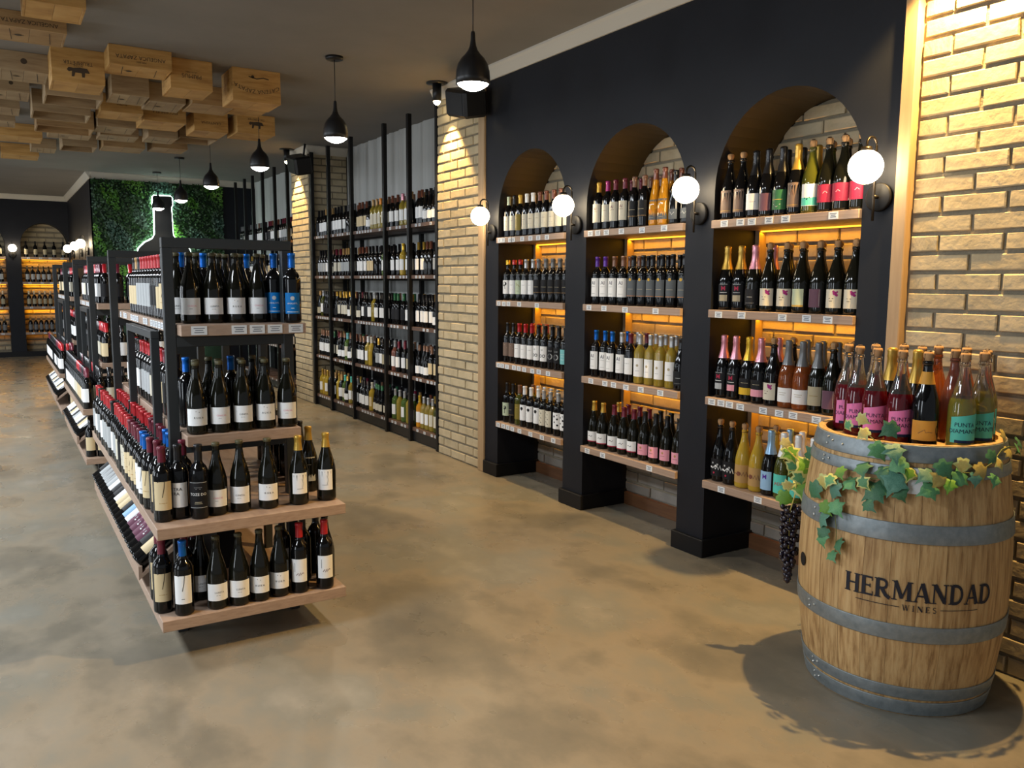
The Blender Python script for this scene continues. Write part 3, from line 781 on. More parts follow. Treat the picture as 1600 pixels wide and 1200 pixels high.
# rows seen left to right: (shape, glass, capsule colour, capsule style, label, words)
r = lambda n, *a: [a] * n
ARCH = {
    (0, 0): r(1, D, 'dark', 'pale green', 'long', 'ivory plain', 'pale green capped bottle, ivory label') + r(1, D, 'dark', 'black', 'long', 'ivory plain', 'black capped bottle, ivory label') + r(1, D, 'dark', 'gold', 'long', 'gold card', 'gold capped bottle, olive label') + r(2, D, 'dark', 'white', 'long', 'ivory plain', 'white capped bottle, ivory label') + r(5, D, 'dark', 'bronze', 'long', 'ivory plain', 'bronze capped bottle, ivory label'),
    (0, 1): r(1, D, 'dark', 'yellow', 'short', 'branch', 'yellow capped bottle, tree label') + r(1, D, 'dark', 'red', 'short', 'white plain', 'red capped bottle, white label') + r(1, D, 'dark', 'red', 'short', 'vine art', 'red capped bottle, pale green label') + r(1, D, 'dark', 'silver', 'long', 'white plain', 'silver capped bottle, white label') + r(1, D, 'dark', 'silver', 'long', 'white plain', 'silver capped bottle, white label') + r(5, D, 'dark', 'grey', 'long', 'black card', 'grey capped bottle, black label'),
    (0, 2): r(2, D, 'dark', 'black', 'long', 'brown card', 'black capped bottle, brown label') + r(3, D, 'dark', 'red', 'long', 'white plain', 'red capped bottle, white label') + r(2, D, 'dark', 'black', 'long', 'white ring', 'black capped bottle, white ringed label') + r(2, D, 'dark', 'black', 'long', 'black ring', 'black capped bottle, black ringed label') + r(1, D, 'dark', 'black', 'long', 'cyan card', 'black capped bottle, cyan label'),
    (0, 3): r(1, D, 'dark', 'black', 'long', 'moon', 'black capped bottle, moon label') + r(1, D, 'dark', 'black', 'long', 'black card', 'black capped bottle, black label') + r(1, D, 'olive', 'brown', 'long', 'gold card', 'olive glass bottle, gold label') + r(3, D, 'dark', 'white', 'long', 'portrait', 'white capped bottle, portrait label') + r(2, D, 'dark', 'silver', 'long', 'hieroglyph', 'silver capped bottle, striped label') + r(2, D, 'dark', 'silver', 'long', 'spotted', 'silver capped bottle, spotted label'),
    (1, 0): r(1, D, 'dark', 'gold', 'long', 'letters ai ivory', 'gold capped bottle, ivory label') + r(1, D, 'dark', 'magenta', 'long', 'ivory plain', 'magenta capped bottle, ivory label') + r(2, D, 'dark', 'maroon', 'long', 'letters ai ivory', 'maroon capped bottle, ivory label') + r(2, D, 'dark', 'brown', 'long', 'black card', 'brown capped bottle, black label') + r(2, 'flute', 'amber', 'bronze', 'long', 'orange sun', 'amber wine bottle, orange sun label') + r(2, D, 'dark', 'black', 'long', 'small grey', 'black capped bottle, low grey label'),
    (1, 1): r(2, D, 'dark', 'purple', 'long', 'letters ai white', 'purple capped bottle, lettered white label') + r(2, D, 'dark', 'brown', 'long', 'letters ai white', 'brown capped bottle, lettered white label') + r(6, D, 'dark', 'black', 'long', 'black medal', 'black capped bottle, medal label'),
    (1, 2): r(3, D, 'dark', 'blue', 'long', 'letters ai white', 'blue capped bottle, lettered white label') + r(1, D, 'dark', 'silver', 'long', 'letters ai white', 'silver capped bottle, lettered white label') + r(1, D, 'dark', 'maroon', 'long', 'white plain', 'maroon capped bottle, white label') + r(4, D, 'white', 'silver', 'long', 'white round', 'pale yellow wine bottle, white label') + r(1, G_, 'dark', 'black', 'long', 'dark plain', 'sloping black bottle, dark label'),
    (1, 3): r(2, G_, 'burg', 'gold', 'long', 'fish', 'gold capped sloping bottle, white label') + r(3, G_, 'burg', 'maroon', 'long', 'fish', 'maroon capped sloping bottle, white label') + r(4, G_, 'burg', 'black', 'long', 'pink card', 'black capped sloping bottle, pink label'),
    (2, 0): r(2, W_, 'dark', 'cork', 'cork', 'bronze card', 'corked black sparkling bottle, bronze label') + r(1, W_, 'dark', 'black', 'sparkle', 'silver card', 'black foiled sparkling bottle, white label') + r(1, W_, 'dark', 'black', 'sparkle', 'purple tall', 'black foiled sparkling bottle, purple label') + r(1, W_, 'dark', 'black', 'sparkle', 'dark green card', 'black foiled sparkling bottle, green label') + r(1, W_, 'dark', 'gold', 'sparkle', 'bronze card', 'gold foiled sparkling bottle, bronze label') + r(1, W_, 'olive', 'silver', 'cork', 'whale', 'corked olive bottle, white teal label') + r(3, W_, 'burg', 'cork', 'cork', 'crimson wave', 'corked sparkling bottle, crimson label'),
    (2, 1): r(2, W_, 'dark', 'gold', 'sparkle', 'red m', 'gold foiled sparkling bottle, lettered black label') + r(1, W_, 'burg', 'pink', 'sparkle', 'dark plain', 'pink foiled sparkling bottle, black label') + r(2, W_, 'burg', 'cork', 'cork', 'splash', 'corked sparkling bottle, splashed white label') + r(1, W_, 'burg', 'cork', 'cork', 'green tall', 'corked sparkling bottle, green label') + r(1, W_, 'burg', 'cork', 'cork', 'purple tall', 'corked sparkling bottle, purple label') + r(2, W_, 'burg', 'cork', 'cork', 'splash', 'corked sparkling bottle, splashed white label'),
    (2, 2): r(1, W_, 'dark', 'pink', 'sparkle', 'silver m', 'pale pink foiled bottle, silver panel label') + r(1, W_, 'dark', 'pink', 'sparkle', 'pink m', 'pink foiled bottle, pink panel label') + r(1, W_, 'dark', 'yellow', 'sparkle', 'yellow band', 'yellow foiled sparkling bottle, yellow label') + r(1, W_, 'dark', 'pink', 'sparkle', 'pink band', 'pink foiled sparkling bottle, pink label') + r(1, W_, 'dark', 'cork', 'cork', 'splash', 'corked sparkling bottle, splashed white label') + r(2, W_, 'rosegold', 'grey', 'sparkle', 'lace white', 'grey foiled rose bottle, white lace label') + r(1, W_, 'burg', 'grey', 'sparkle', 'beige shield', 'grey foiled sparkling bottle, beige label') + r(2, W_, 'burg', 'cork', 'cork', 'purple tall', 'corked sparkling bottle, purple label'),
    (2, 3): r(2, W_, 'dark', 'cork', 'cork', 'graffiti', 'corked black bottle, graffiti label') + r(2, W_, 'gold', 'cork', 'cork', 'graffiti gold', 'corked gold wine bottle, graffiti label') + r(1, W_, 'dark', 'light blue', 'sparkle', 'blue m', 'blue foiled sparkling bottle, blue label') + r(2, W_, 'olive', 'white', 'sparkle', 'jada', 'white foiled olive bottle, diamond label') + r(3, W_, 'olive', 'white', 'sparkle', 'white round', 'white foiled olive bottle, white label'),
}
for (ai, si), items in ARCH.items():
    a, c = (OP[2], OP[1], OP[0])[ai]
    n = len(items); w0 = .055; pitch = (c - a - 2 * w0) / (n - 1)
    nback = 8 if ai < 2 else 7
    for row in (0, 1):
        for k in range(n):
            if row == 1 and k < n - nback: continue
            sh, gl, cc, st, lb, words = items[k]
            y = c - w0 - k * pitch + random.uniform(-.004, .004) - (row * .03 if k < n - 1 else 0)
            x = 3.283 + row * .1 + random.uniform(-.004, .006)
            place = '%s from left, %s, %s, %s' % (ORD[k + 1], ('front row', 'behind')[row], SNAME[si], ANAME[ai])
            nm = 'rose_wine_bottle' if gl in ('amber',) else None
            o = bottle(sh, gl, cc, st, lb if row == 0 else 'none', (x, y, SZ[si] + .0005), -PI / 2 + R(random.uniform(4, 26)), words.replace('bottle,', 'bottle with' if 0 else 'bottle,') + ', ' + place, 'bottles on the %s of the %s' % (SNAME[si], ANAME[ai]), nm)
            if lb == 'lace white' and row == 0:
                q = MB(); q.box(-.02, .02, -.034, -.033, .165, .225, paper('white')); t_ = q.obj('neck_tag', o); t_.rotation_euler = (R(-12), 0, 0); t_.location = (0, .012, .002)
# ------------------------------------------------------------------ island gondolas
LOWZ, MIDZ, S2Z, TOPZ = .175, .545, .867, 1.316
IX = .03


def board(name, x0, x1, y0, y1, z1, parent, m=None, th=.045, tags=None):
    b = MB(); b.box(x0, x1, y0, y1, z1 - th, z1, m or m_shelf, .002)
    return b.obj(name, parent)


def gondola(y0, y1, dx, label, first=False):
    t = empty('gondola_shelving', (0, 0, 0)); t.location = (.85 + dx, (y0 + y1) / 2, 0)
    tag(t, label, 'shelving unit', 'island shelving units')
    off = Vector((-t.location.x, -t.location.y, 0))
    P = lambda o: setattr(o, 'location', off + Vector((dx, 0, 0))) or o
    fy0, fy1 = y0 + .29, y1 - .33
    for fy in (fy0, fy1):
        for x in (.583, 1.07):
            b = MB(); b.box(x, x + .042, fy, fy + .042, .0, 1.628, m_frame, .002); P(b.obj('post', t))
        for (z0, z1) in ((1.628, 1.67), (1.222, 1.264), (.775, .815), (.455, .495)):
            b = MB(); b.box(.583 if z0 > 1.6 else .625, 1.112 if z0 > 1.6 else 1.07, fy + .001, fy + .041, z0, z1, m_frame, .002); P(b.obj('crossbar', t))
    for x in (.586, 1.073):
        for q in (0, 1):
            yy = fy0 + (fy1 - fy0) * (.22, .64)[q]
            b = MB(); b.box(x, x + .036, yy, yy + .036, .0, 1.232, m_frame, .002); P(b.obj('side_post', t))
        b = MB(); b.box(x, x + .036, fy0 + (fy1 - fy0) * .22, fy0 + (fy1 - fy0) * .64 + .036, 1.232, 1.268, m_frame, .002); P(b.obj('side_rail', t))
    P(board('low_shelf', .48, 1.228, y0, y1, LOWZ, t)); P(board('middle_shelf', .476, 1.235, y0 + .005, y1, MIDZ, t))
    P(board('upper_shelf', .63, 1.10, fy0 - .12, fy1 + .12, S2Z, t)); P(board('top_shelf', .63, 1.145, fy0 - .08, fy1 + .06, TOPZ, t))
    b = MB(); b.box(.62, 1.08, y0 + .45, y1 - .45, .0, .13, m_satin_black); P(b.obj('plinth', t))
    b = MB(); b.box(.80, .88, y0 + .50, y1 - .5, LOWZ, .5, m_satin_black); P(b.obj('spine_panel', t))
    # sloping display trays along the left side
    ya, yb = y0 + .42, y1 - .2
    b = MB(); s = .70
    vs = [(x, y, z) for y in (ya, yb) for x, z in ((.455, .215), (.455, .275), (.470, .275), (.470, .245), (.70, .425), (.70, .40))]
    b.add(vs, [(i, (i + 1) % 6, 6 + (i + 1) % 6, 6 + i) for i in range(6)] + [(0, 1, 2, 3, 4, 5), (6, 7, 8, 9, 10, 11)], m_shelf); P(b.obj('sloping_tray', t))
    # label strip and price tags on the left edge of the top shelf
    n = int((fy1 - fy0) / .075)
    for k in range(n):
        if random.random() < .8:
            o = link('price_tag', tagmesh(.06, .03), t, off + Vector((.6285 + dx, fy0 + .05 + k * .075, TOPZ - .022)), -PI / 2)
    if first:
        for x in (.70, .86, .935, 1.01, 1.10):
            link('price_tag', tagmesh(.062, .036), t, off + Vector((x + dx, fy0 - .0805, TOPZ - .022)))
    return fy0, fy1


fy0, fy1 = gondola(3.33, 5.80, 0, 'nearest charcoal steel shelving unit with oak shelves', True)
GI = 'bottles on the nearest island unit'


def face(x, y, j=8):
    return -math.atan2(x, y) + R(random.uniform(-j, j))


LOWF = [(.515, 3.60, D, 'maroon', 'long', 'seven cream', 'maroon capped bottle, cream label, low shelf, hard by the sloping tray'),
        (.505, 3.45, D, 'maroon', 'long', 'seven cream', 'maroon capped bottle with cream label, low shelf, left of the blue cap'),
        (.572, 3.383, D, 'blue', 'long', 'seven white', 'blue capped bottle with white label at corner of the low shelf'),
        (.600, 3.50, D, 'maroon', 'long', 'gold card', 'maroon capped bottle, olive label, just behind the blue capped one, low shelf'),
        (.665, 3.52, G_, 'cork', 'flush', 'lunita', 'sloping corked bottle, white label, set back beside low shelf front row'),
        (.700, 3.385, G_, 'cork', 'flush', 'lunita', 'corked white labelled bottle, first of four fronting the low shelf'),
        (.787, 3.378, G_, 'cork', 'flush', 'lunita', 'corked white labelled bottle, second of four fronting the low shelf'),
        (.873, 3.382, G_, 'cork', 'flush', 'ruka', 'corked white labelled bottle, third of four fronting the low shelf'),
        (.957, 3.39, G_, 'cork', 'flush', 'ruka', 'corked white labelled bottle, last of four fronting the low shelf'),
        (1.043, 3.385, D, 'red', 'long', 'script', 'red capped bottle, scripted white label, low shelf, left one of two'),
        (1.150, 3.375, D, 'red', 'long', 'script', 'red capped bottle, scripted white label, at right end of low shelf'),
        (.655, 3.62, D, 'maroon', 'long', 'none', 'maroon capped dark bottle in the shade at back of low shelf'),
        (1.02, 3.56, D, 'black', 'long', 'white plain', 'black capped dark bottle behind the left scripted one, low shelf'),
        (1.10, 3.52, D, 'black', 'long', 'none', 'unlabelled black capped bottle behind the scripted ones, low shelf'),
        (1.185, 3.47, G_, 'black', 'long', 'none', 'sloping black bottle behind right end of the low shelf'),
        (1.18, 3.58, D, 'black', 'long', 'none', 'black capped bottle farther back at right end of the low shelf')]
MIDF = [(.530, 3.60, D, 'maroon', 'long', 'seven cream', 'maroon capped bottle, cream label, middle shelf, behind the lettered white label'),
        (.522, 3.455, D, 'maroon', 'long', 'seven cream', 'maroon capped cream labelled bottle at left corner of middle shelf'),
        (.585, 3.470, D, 'black', 'long', 'tra', 'black capped bottle, white label with large letters, middle shelf corner'),
        (.655, 3.430, D, 'black', 'long', 'toze', 'black capped bottle with black label and white title, middle shelf'),
        (.620, 3.560, D, 'maroon', 'long', 'none', 'maroon capped bottle right behind the black labelled one, middle shelf'),
        (.728, 3.452, G_, 'cork', 'flush', 'clos', 'corked bottle with pale print label, middle shelf, beside black label'),
        (.823, 3.458, G_, 'cork', 'flush', 'lunita', 'corked white labelled bottle, middle shelf, second of its kind'),
        (.935, 3.445, G_, 'cork', 'flush', 'ruka', 'corked white labelled bottle, middle shelf, third of its kind'),
        (1.065, 3.440, G_, 'gold', 'long', 'bodega', 'gold capped sloping bottle, narrow white label, middle shelf, left one'),
        (1.190, 3.448, G_, 'gold', 'long', 'bodega', 'gold capped sloping bottle, narrow white label, right end of middle shelf'),
        (1.175, 3.64, G_, 'gold', 'long', 'grey plain', 'gold capped sloping bottle, grey label, behind right end of middle shelf')]
for L_, z in ((LOWF, LOWZ), (MIDF, MIDZ)):
    for x, y, sh, cc, st, lb, words in L_:
        bottle(sh, 'burg' if sh == G_ else 'dark', cc, st, lb, (x, y, z + .0005), face(x, y), words, GI)
# upper and top shelf, front: sloping bottles in ranks
for row in range(3):
    for k in range(5):
        x = .682 + k * .094; y = 3.555 + row * .092 + (.0 if row == 0 else .015)
        if row == 1: x += .02
        if row == 0 or k < 5:
            if row and (x < .66 or x > 1.04): continue
            blue = row == 2 and k in (0, 2)
            bottle(G_ if not blue else D, 'burg' if not blue else 'dark', 'blue' if blue else 'cork', 'long' if blue else 'flush', ('lunita', 'ruka', 'clos')[(k + 1) % 3] if row == 0 else ('lunita' if row == 1 else 'none'), (x, y, S2Z + .0005), face(x, y),
                   ('blue capped bottle' if blue else 'corked white labelled bottle') + ', %s from left in %s rank, upper shelf of nearest unit' % (ORD[k + 1], ('front', 'second', 'third')[row]), GI)
for row in range(3):
    for k in range(5 if row == 0 else 4):
        x = .700 + k * .094 + (.045 if row == 1 else 0); y = 3.695 + row * .088
        blue = (row == 2 and k in (0, 1, 3)) or (row == 0 and k == 4)
        if row == 0 and k == 4: x = 1.055
        bottle(G_ if not blue else D, 'burg' if not blue else 'dark', 'blue' if blue else 'cork', 'long' if blue else 'flush', ('clos', 'lunita', 'ruka', 'clos', 'caracol blue')[k] if row == 0 else 'none', (x, y, TOPZ + .0005), face(x, y, 4),
               ('blue capped bottle, blue label' if blue and row == 0 else 'blue capped bottle' if blue else 'corked white labelled bottle') + ', %s from left in %s rank, top shelf of nearest unit' % (ORD[k + 1], ('front', 'second', 'third')[row]), GI)
bottle(D, 'dark', 'blue', 'long', 'caracol blue', (1.100, 3.580, TOPZ + .0005), face(1.1, 3.7, 2), 'blue capped bottle with blue label at right end of the top shelf', GI)
bottle(G_, 'burg', 'cork', 'flush', 'lunita', (.663, 3.785, TOPZ + .0005), face(.66, 3.78), 'corked white labelled bottle half behind left post of the top shelf', GI)

# long left side of the nearest unit
MIXL = [('maroon', 'seven cream'), ('blue', 'seven white'), ('blue', 'seven white'), ('maroon', 'seven cream'), ('maroon', 'seven cream'), ('maroon', 'seven cream'), ('maroon', 'cream plain'),
        ('red', 'ivory plain'), ('red', 'ivory plain'), ('red', 'black card'), ('red', 'ivory plain'), ('red', 'grey plain'), ('red', 'grey plain'), ('red', 'white plain'), ('black', 'grey mosaic'), ('red', 'grey mosaic'), ('red', 'grey mosaic'),
        ('red', 'grey mosaic'), ('red', 'white plain'), ('red', 'grey plain'), ('red', 'grey plain'), ('black', 'white plain'), ('red', 'white plain'), ('red', 'grey plain')]
CAPW = lambda c, l: '%s capped bottle%s' % (c, '' if l == 'none' else ', %s label' % (l.replace('seven ', 'numbered ').replace(' plain', '').replace(' card', '').replace('grey mosaic', 'grey patterned')))
for row in (0, 1):
    for k, (cc, lb) in enumerate(MIXL):
        y = 3.68 + k * .087
        if row and k % 1: continue
        x = .515 + row * .088
        if row and k > 20: continue
        bottle(D, 'dark', cc, 'long', lb if row == 0 else 'none', (x + random.uniform(-.005, .005), y, MIDZ + .0005), R(random.uniform(-62, -40)),
               CAPW(cc, 'none' if row else lb) + ', %s back along middle shelf, %s row' % (ORD[k + 1], ('outer', 'inner')[row]), 'bottles along the left of the nearest unit', prn=(row == 0 and k < 9))
MIXU = [('black', 'seven cream'), ('maroon', 'black card'), ('black', 'black card'), ('maroon', 'cream plain'), ('red', 'white plain'), ('red', 'white plain'), ('red', 'ivory plain'), ('red', 'grey plain'), ('red', 'grey plain'),
        ('red', 'grey plain'), ('red', 'white plain'), ('red', 'white plain'), ('black', 'white plain'), ('black', 'grey plain'), ('red', 'white plain'), ('black', 'white plain')]
for k, (cc, lb) in enumerate(MIXU):
    bottle(D, 'dark', cc, 'long', lb, (.677, 3.93 + k * .092, S2Z + .0005), R(random.uniform(-60, -42)), CAPW(cc, lb) + ', %s back along upper shelf of nearest unit' % ORD[k + 1], 'bottles along the left of the nearest unit', prn=k < 2)
MIXT = [('maroon', 'seven cream'), ('maroon', 'seven cream'), ('black', 'cream plain'), ('red', 'black card'), ('red', 'black card'), ('red', 'grey mosaic'), ('red', 'grey mosaic'), ('red', 'grey mosaic'), ('red', 'grey mosaic'), ('red', 'grey mosaic'),
        ('black', 'cream plain'), ('tan', 'cream plain'), ('black', 'cream plain')]
for k, (cc, lb) in enumerate(MIXT):
    bottle(D, 'dark', cc, 'long', lb, (.677, 3.99 + k * .09, TOPZ + .0005), R(random.uniform(-60, -42)), CAPW(cc, lb) + ', %s back along top shelf of nearest unit' % ORD[k + 1], 'bottles along the left of the nearest unit', prn=k < 2)
# right side rows, seen past the front bottles
for k in range(7):
    bottle(G_, 'burg', 'black', 'long', 'grey plain' if k % 2 else 'white plain', (1.185, 3.80 + k * .1, MIDZ + .0005), R(20), 'sloping dark bottle, %s back along right edge of middle shelf' % ORD[k + 1], GI, prn=False)
# bottles lying on the sloping tray
TL = [('seven cream', 'black'), ('black card', 'black'), ('wine art', 'black'), ('wine art', 'black'), ('wine art', 'black'), ('wine art', 'black'), ('white plain', 'black'), ('light', 'black'), ('black card', 'black'), ('cream plain', 'black'), ('cream plain', 'gold'), ('white plain', 'black'),
      ('black card', 'maroon'), ('black card', 'black'), ('white plain', 'black'), ('grey plain', 'black'), ('grey mosaic', 'black'), ('grey mosaic', 'black'), ('grey mosaic', 'black'), ('grey plain', 'black'), ('black card', 'black')]
LAB['wine art'] = (.05, .165, .038, 'wine', [('r', -.02, .01, .0, .03, 'pink'), ('t', 'MALBEC', .013, 0, .042, 'light grey'), ('c', .012, -.02, .004, 'white'), ('r', -.01, -.012, .012, -.002, 'light grey')])
LAB['light'] = (.05, .165, .036, 'light blue', [SCRIB(.02, .03, 'white')])
ang = math.atan2(.18, .23)
for k, (lb, cc) in enumerate(TL):
    y = 3.80 + k * .087
    # local z (neck) -> (cos, 0, sin); local -y (label) -> up and outwards
    zx = Vector((math.cos(ang), 0, math.sin(ang))); ny = Vector((-math.sin(ang), 0, math.cos(ang))); ny = (ny + Vector((0, -.35, 0))).normalized()
    zx = (zx - ny * zx.dot(ny)).normalized(); yy = -ny; xx = yy.cross(zx)
    rot = Matrix((xx, yy, zx)).transposed().to_euler()
    bottle(D, 'dark', cc, 'long', lb, (.475 + .0375 * -math.sin(ang) + .006, y, .252 + .0385 * math.cos(ang)), 0,
           '%s labelled bottle lying on nearest tray, %s back from the front' % ({'seven cream': 'cream', 'wine art': 'wine red', 'light': 'pale blue', 'grey mosaic': 'grey patterned'}.get(lb, lb.split()[0]), ORD[k + 1]), 'bottles lying on the nearest tray', tilt=rot, prn=lb in ('wine art', 'grey mosaic'))


# ------------------------------------------------------------------ distant bottles, past the counted ones: joined
def prof_low(sh):
    H = SHAPES[sh][-1][1]
    return ([(.036, 0), (.0375, .01), (.0375, .185), (.030, .208), (.0155, .232), (.0155, H), (.001, H)] if sh == D else
            [(.040, 0), (.0415, .01), (.0415, .135), (.036, .17), (.017, .245), (.0155, H), (.001, H)])


def many_bottles(name, items, label, cat, parent=None):
    b = MB(); seg = 8
    for (sh, gl, cc, lb, x, y, z, rz) in items:
        g = m_glass[gl]; f = foil(cc); pr = prof_low(sh)
        o = len(b.v)
        b.lathe(pr, g, seg, mats=[g, g, g, g, f, f])
        for i in range(o, len(b.v)):
            p = b.v[i]; b.v[i] = (p[0] + x, p[1] + y, p[2] + z)
        if lb:
            z0, z1 = (.05, .15) if sh == D else (.035, .105); r_ = pr[1][0] + .0012; vs = []
            for i in range(5):
                a = (-.95 + 1.9 * i / 4) + rz
                vs += [(x + r_ * math.sin(a), y - r_ * math.cos(a), z + z0), (x + r_ * math.sin(a), y - r_ * math.cos(a), z + z1)]
            b.add(vs, [(2 * i, 2 * i + 2, 2 * i + 3, 2 * i + 1) for i in range(4)], paper(lb), True)
    o = b.obj(name, parent, False)
    tag(o, label, cat, None, 'stuff')
    return o


LBS = ['white', 'white', 'light grey', 'ivory', 'ivory', 'cream', 'beige', 'black', None, 'white', 'white']
CPS = ['black', 'black', 'maroon', 'brown', 'grey', 'tan', 'bronze', 'black', 'gold', 'green']
FAR = []


def gondola_far(y0, y1, dx):
    fa, fb = y0 + .29, y1 - .33
    it = []
    def rowy(x, z, ya, yb, rz, sp=.09, caps=('black', 'red', 'maroon', 'black'), lbs=('white', 'black', 'ivory', 'cream', 'grey', 'white')):
        y = ya
        while y < yb:
            run = random.randint(2, 4); cc = random.choice(caps); lb = random.choice(lbs)
            for q in range(run):
                if y < yb: it.append((D, 'dark', cc, lb, x + dx, y, z, rz))
                y += sp
    rowy(.52, MIDZ, y0 + .06, y1 - .05, -.9); rowy(.61, MIDZ, y0 + .06, y1 - .05, -.9)
    rowy(.68, S2Z, fa - .08, fb + .1, -.9); rowy(.68, TOPZ, fa + .06, fb + .03, -.9)
    for x in (.70, .79, .88, .97, 1.06):
        cc = random.choice(('red', 'black', 'maroon'))
        it.append((D, 'dark', cc, random.choice(('white', 'black')), x + dx, fa + .02 if x > .7 else fa + .03, TOPZ, -.1)); it.append((D, 'dark', 'black', 'white', x + dx, fa - .05, S2Z, -.1))
        it.append((D, 'dark', 'black', 'ivory', x + dx - .03, y0 + .07, MIDZ, -.1)); it.append((D, 'dark', 'black', 'cream', x + dx - .1, y0 + .08, LOWZ, -.1))
    rowy(1.06, TOPZ, fa + .15, fb, .9); rowy(1.18, MIDZ, y0 + .15, y1, .9)
    return it


def lying(y0, y1, dx, words, grp):
    n = int((y1 - .24 - (y0 + .46)) / .092)
    LL = ['white plain', 'white plain', 'grey plain', 'cream plain', 'ivory plain', 'black card', 'black card', 'white plain']
    for k in range(n):
        y = y0 + .50 + k * .092
        zx = Vector((math.cos(ang), 0, math.sin(ang))); ny = Vector((-math.sin(ang), 0, math.cos(ang))); yy = -ny; xx = yy.cross(zx)
        rot = Matrix((xx, yy, zx)).transposed().to_euler()
        FARL.append((LL[(k * 3) % 8], (.48 - .0375 * math.sin(ang) + dx, y, .252 + .0385 * math.cos(ang)), rot))


FARL = []
NL1 = 0
for (y0, y1, dx, lab) in ((6.76, 8.75, .025, 'second charcoal shelving unit back along the island'), (9.45, 11.85, .03, 'farthest charcoal shelving unit at the far end of island')):
    gondola(y0, y1, dx, lab); FAR += gondola_far(y0, y1, dx); NL1 = NL1 or (lying(y0, y1, dx, '', '') or len(FARL)) if not FARL else (lying(y0, y1, dx, '', ''), NL1)[1]
for (cc, lb, x, y, z, rz) in (('maroon', 'cream', .545, 6.83, MIDZ, -.2), ('black', 'cream', .55, 6.86, LOWZ, -.2), ('red', 'ivory', .60, 9.53, MIDZ, -.2)):
    FAR.append((D, 'dark', cc, lb, x, y, z, rz))

# ------------------------------------------------------------------ wall racks
RPY = [6.47, 7.045, 7.605, 8.49, 9.19, 9.765]
RZ = [2.02, 1.555, 1.08, .615, .135]


def rack(pys, label, tagsn, back=3.66, front=3.27, nm='bottle_rack'):
    t = empty(nm, (3.45, (pys[0] + pys[-1]) / 2, 0)); tag(t, label, 'rack', 'black steel wall racks'); off = Vector(-t.location)
    P = lambda o: setattr(o, 'location', off) or o
    for k, y in enumerate(pys):
        b = MB(); b.box(front - .02, front + .02, y - .02, y + .02, 0, 3.0, m_black_metal, .002); P(b.obj('post', t))
        b = MB(); b.box(back - .02, back + .02, y - .02, y + .02, 0, 2.0, m_black_metal); P(b.obj('rear_post', t))
    for (y0, y1) in zip(pys, pys[1:]):
        for z in RZ:
            b = MB(); b.box(front + .005, back - .02, y0 + .02, y1 - .02, z - .032, z, m_rackshelf); P(b.obj('shelf', t))
            n = int((y1 - y0 - .08) / tagsn)
            for q in range(n):
                if random.random() < .72:
                    link('price_tag', tagmesh(.04, .024), t, off + Vector((front + .004, y0 + .07 + q * tagsn, z - .017)), -PI / 2)
            if z > .2:
                b = MB(); b.box(back - .02, back, y0 + .02, y1 - .02, z - .05, z - .02, m_black_metal); P(b.obj('rear_rail', t))
    b = MB(); b.box(front + .01, front + .03, pys[0] + .02, pys[-1] - .02, .015, .10, m_satin_black); P(b.obj('kick_plate', t))
    return t


rack(RPY, 'black steel wall rack of five shelves between the two brick pillars', .075)
PY2 = [10.73, 11.3, 11.88, 12.4, 12.85, 13.4]
rack(PY2, 'farther black steel wall rack beyond the second brick pillar', .1)
WH = [0]


def white_thing(sh, gl, cc, lb, x, y, z, words):
    bottle(sh, gl, cc, 'long', lb, (x, y, z + .0005), -PI / 2 + R(random.uniform(-5, 20)), words, 'white wine bottles on the wall rack', name='white_wine_bottle', prn=False)


bay = list(zip(RPY, RPY[1:]))[::-1]          # left to right
RS = ['top shelf', 'second shelf', 'third shelf', 'fourth shelf', 'bottom shelf']
# (bay, shelf): runs of (count share, glass, cap, label)
WR = {(2, 0): {4: ('white', 'tan', 'ivory plain'), 5: ('white', 'tan', 'ivory plain'), 6: ('white', 'orange', 'ivory plain'), 7: ('white', 'tan', 'ivory plain')}, (3, 0): {2: ('white', 'pink', 'white plain'), 3: ('white', 'pink', 'white plain')},
      (2, 1): {7: ('green', 'white', 'white plain')}, (3, 1): {2: ('gold', 'yellow', 'white plain')}, (0, 2): {1: ('olive', 'silver', 'white plain')}, (2, 2): {4: ('white', 'light grey', 'none')},
      (2, 3): {2: ('white', 'white', 'white plain'), 3: ('gold', 'ivory', 'none')}, (3, 3): {0: ('rose', 'silver', 'white plain')}, (1, 3): {3: ('green', 'cyan', 'ivory plain')},
      (0, 4): {0: ('gold', 'gold', 'white plain'), 1: ('gold', 'tan', 'none'), 2: ('gold', 'gold', 'white plain')}, (1, 4): {0: ('gold', 'gold', 'none'), 2: ('green', 'teal', 'ivory plain'), 4: ('white', 'teal', 'white plain')},
      (2, 4): {3: ('gold', 'ivory', 'cream plain')}, (3, 4): {0: ('green', 'silver', 'white plain'), 1: ('white', 'silver', 'none'), 2: ('green', 'silver', 'white plain'), 3: ('white', 'silver', 'none'), 4: ('green', 'silver', 'white plain'), 5: ('olive', 'silver', 'white plain')},
      (4, 4): {0: ('amber', 'yellow', 'white plain'), 1: ('white', 'silver', 'white plain'), 2: ('white', 'silver', 'white plain'), 3: ('white', 'silver', 'ivory plain'), 4: ('olive', 'tan', 'ivory plain')}}
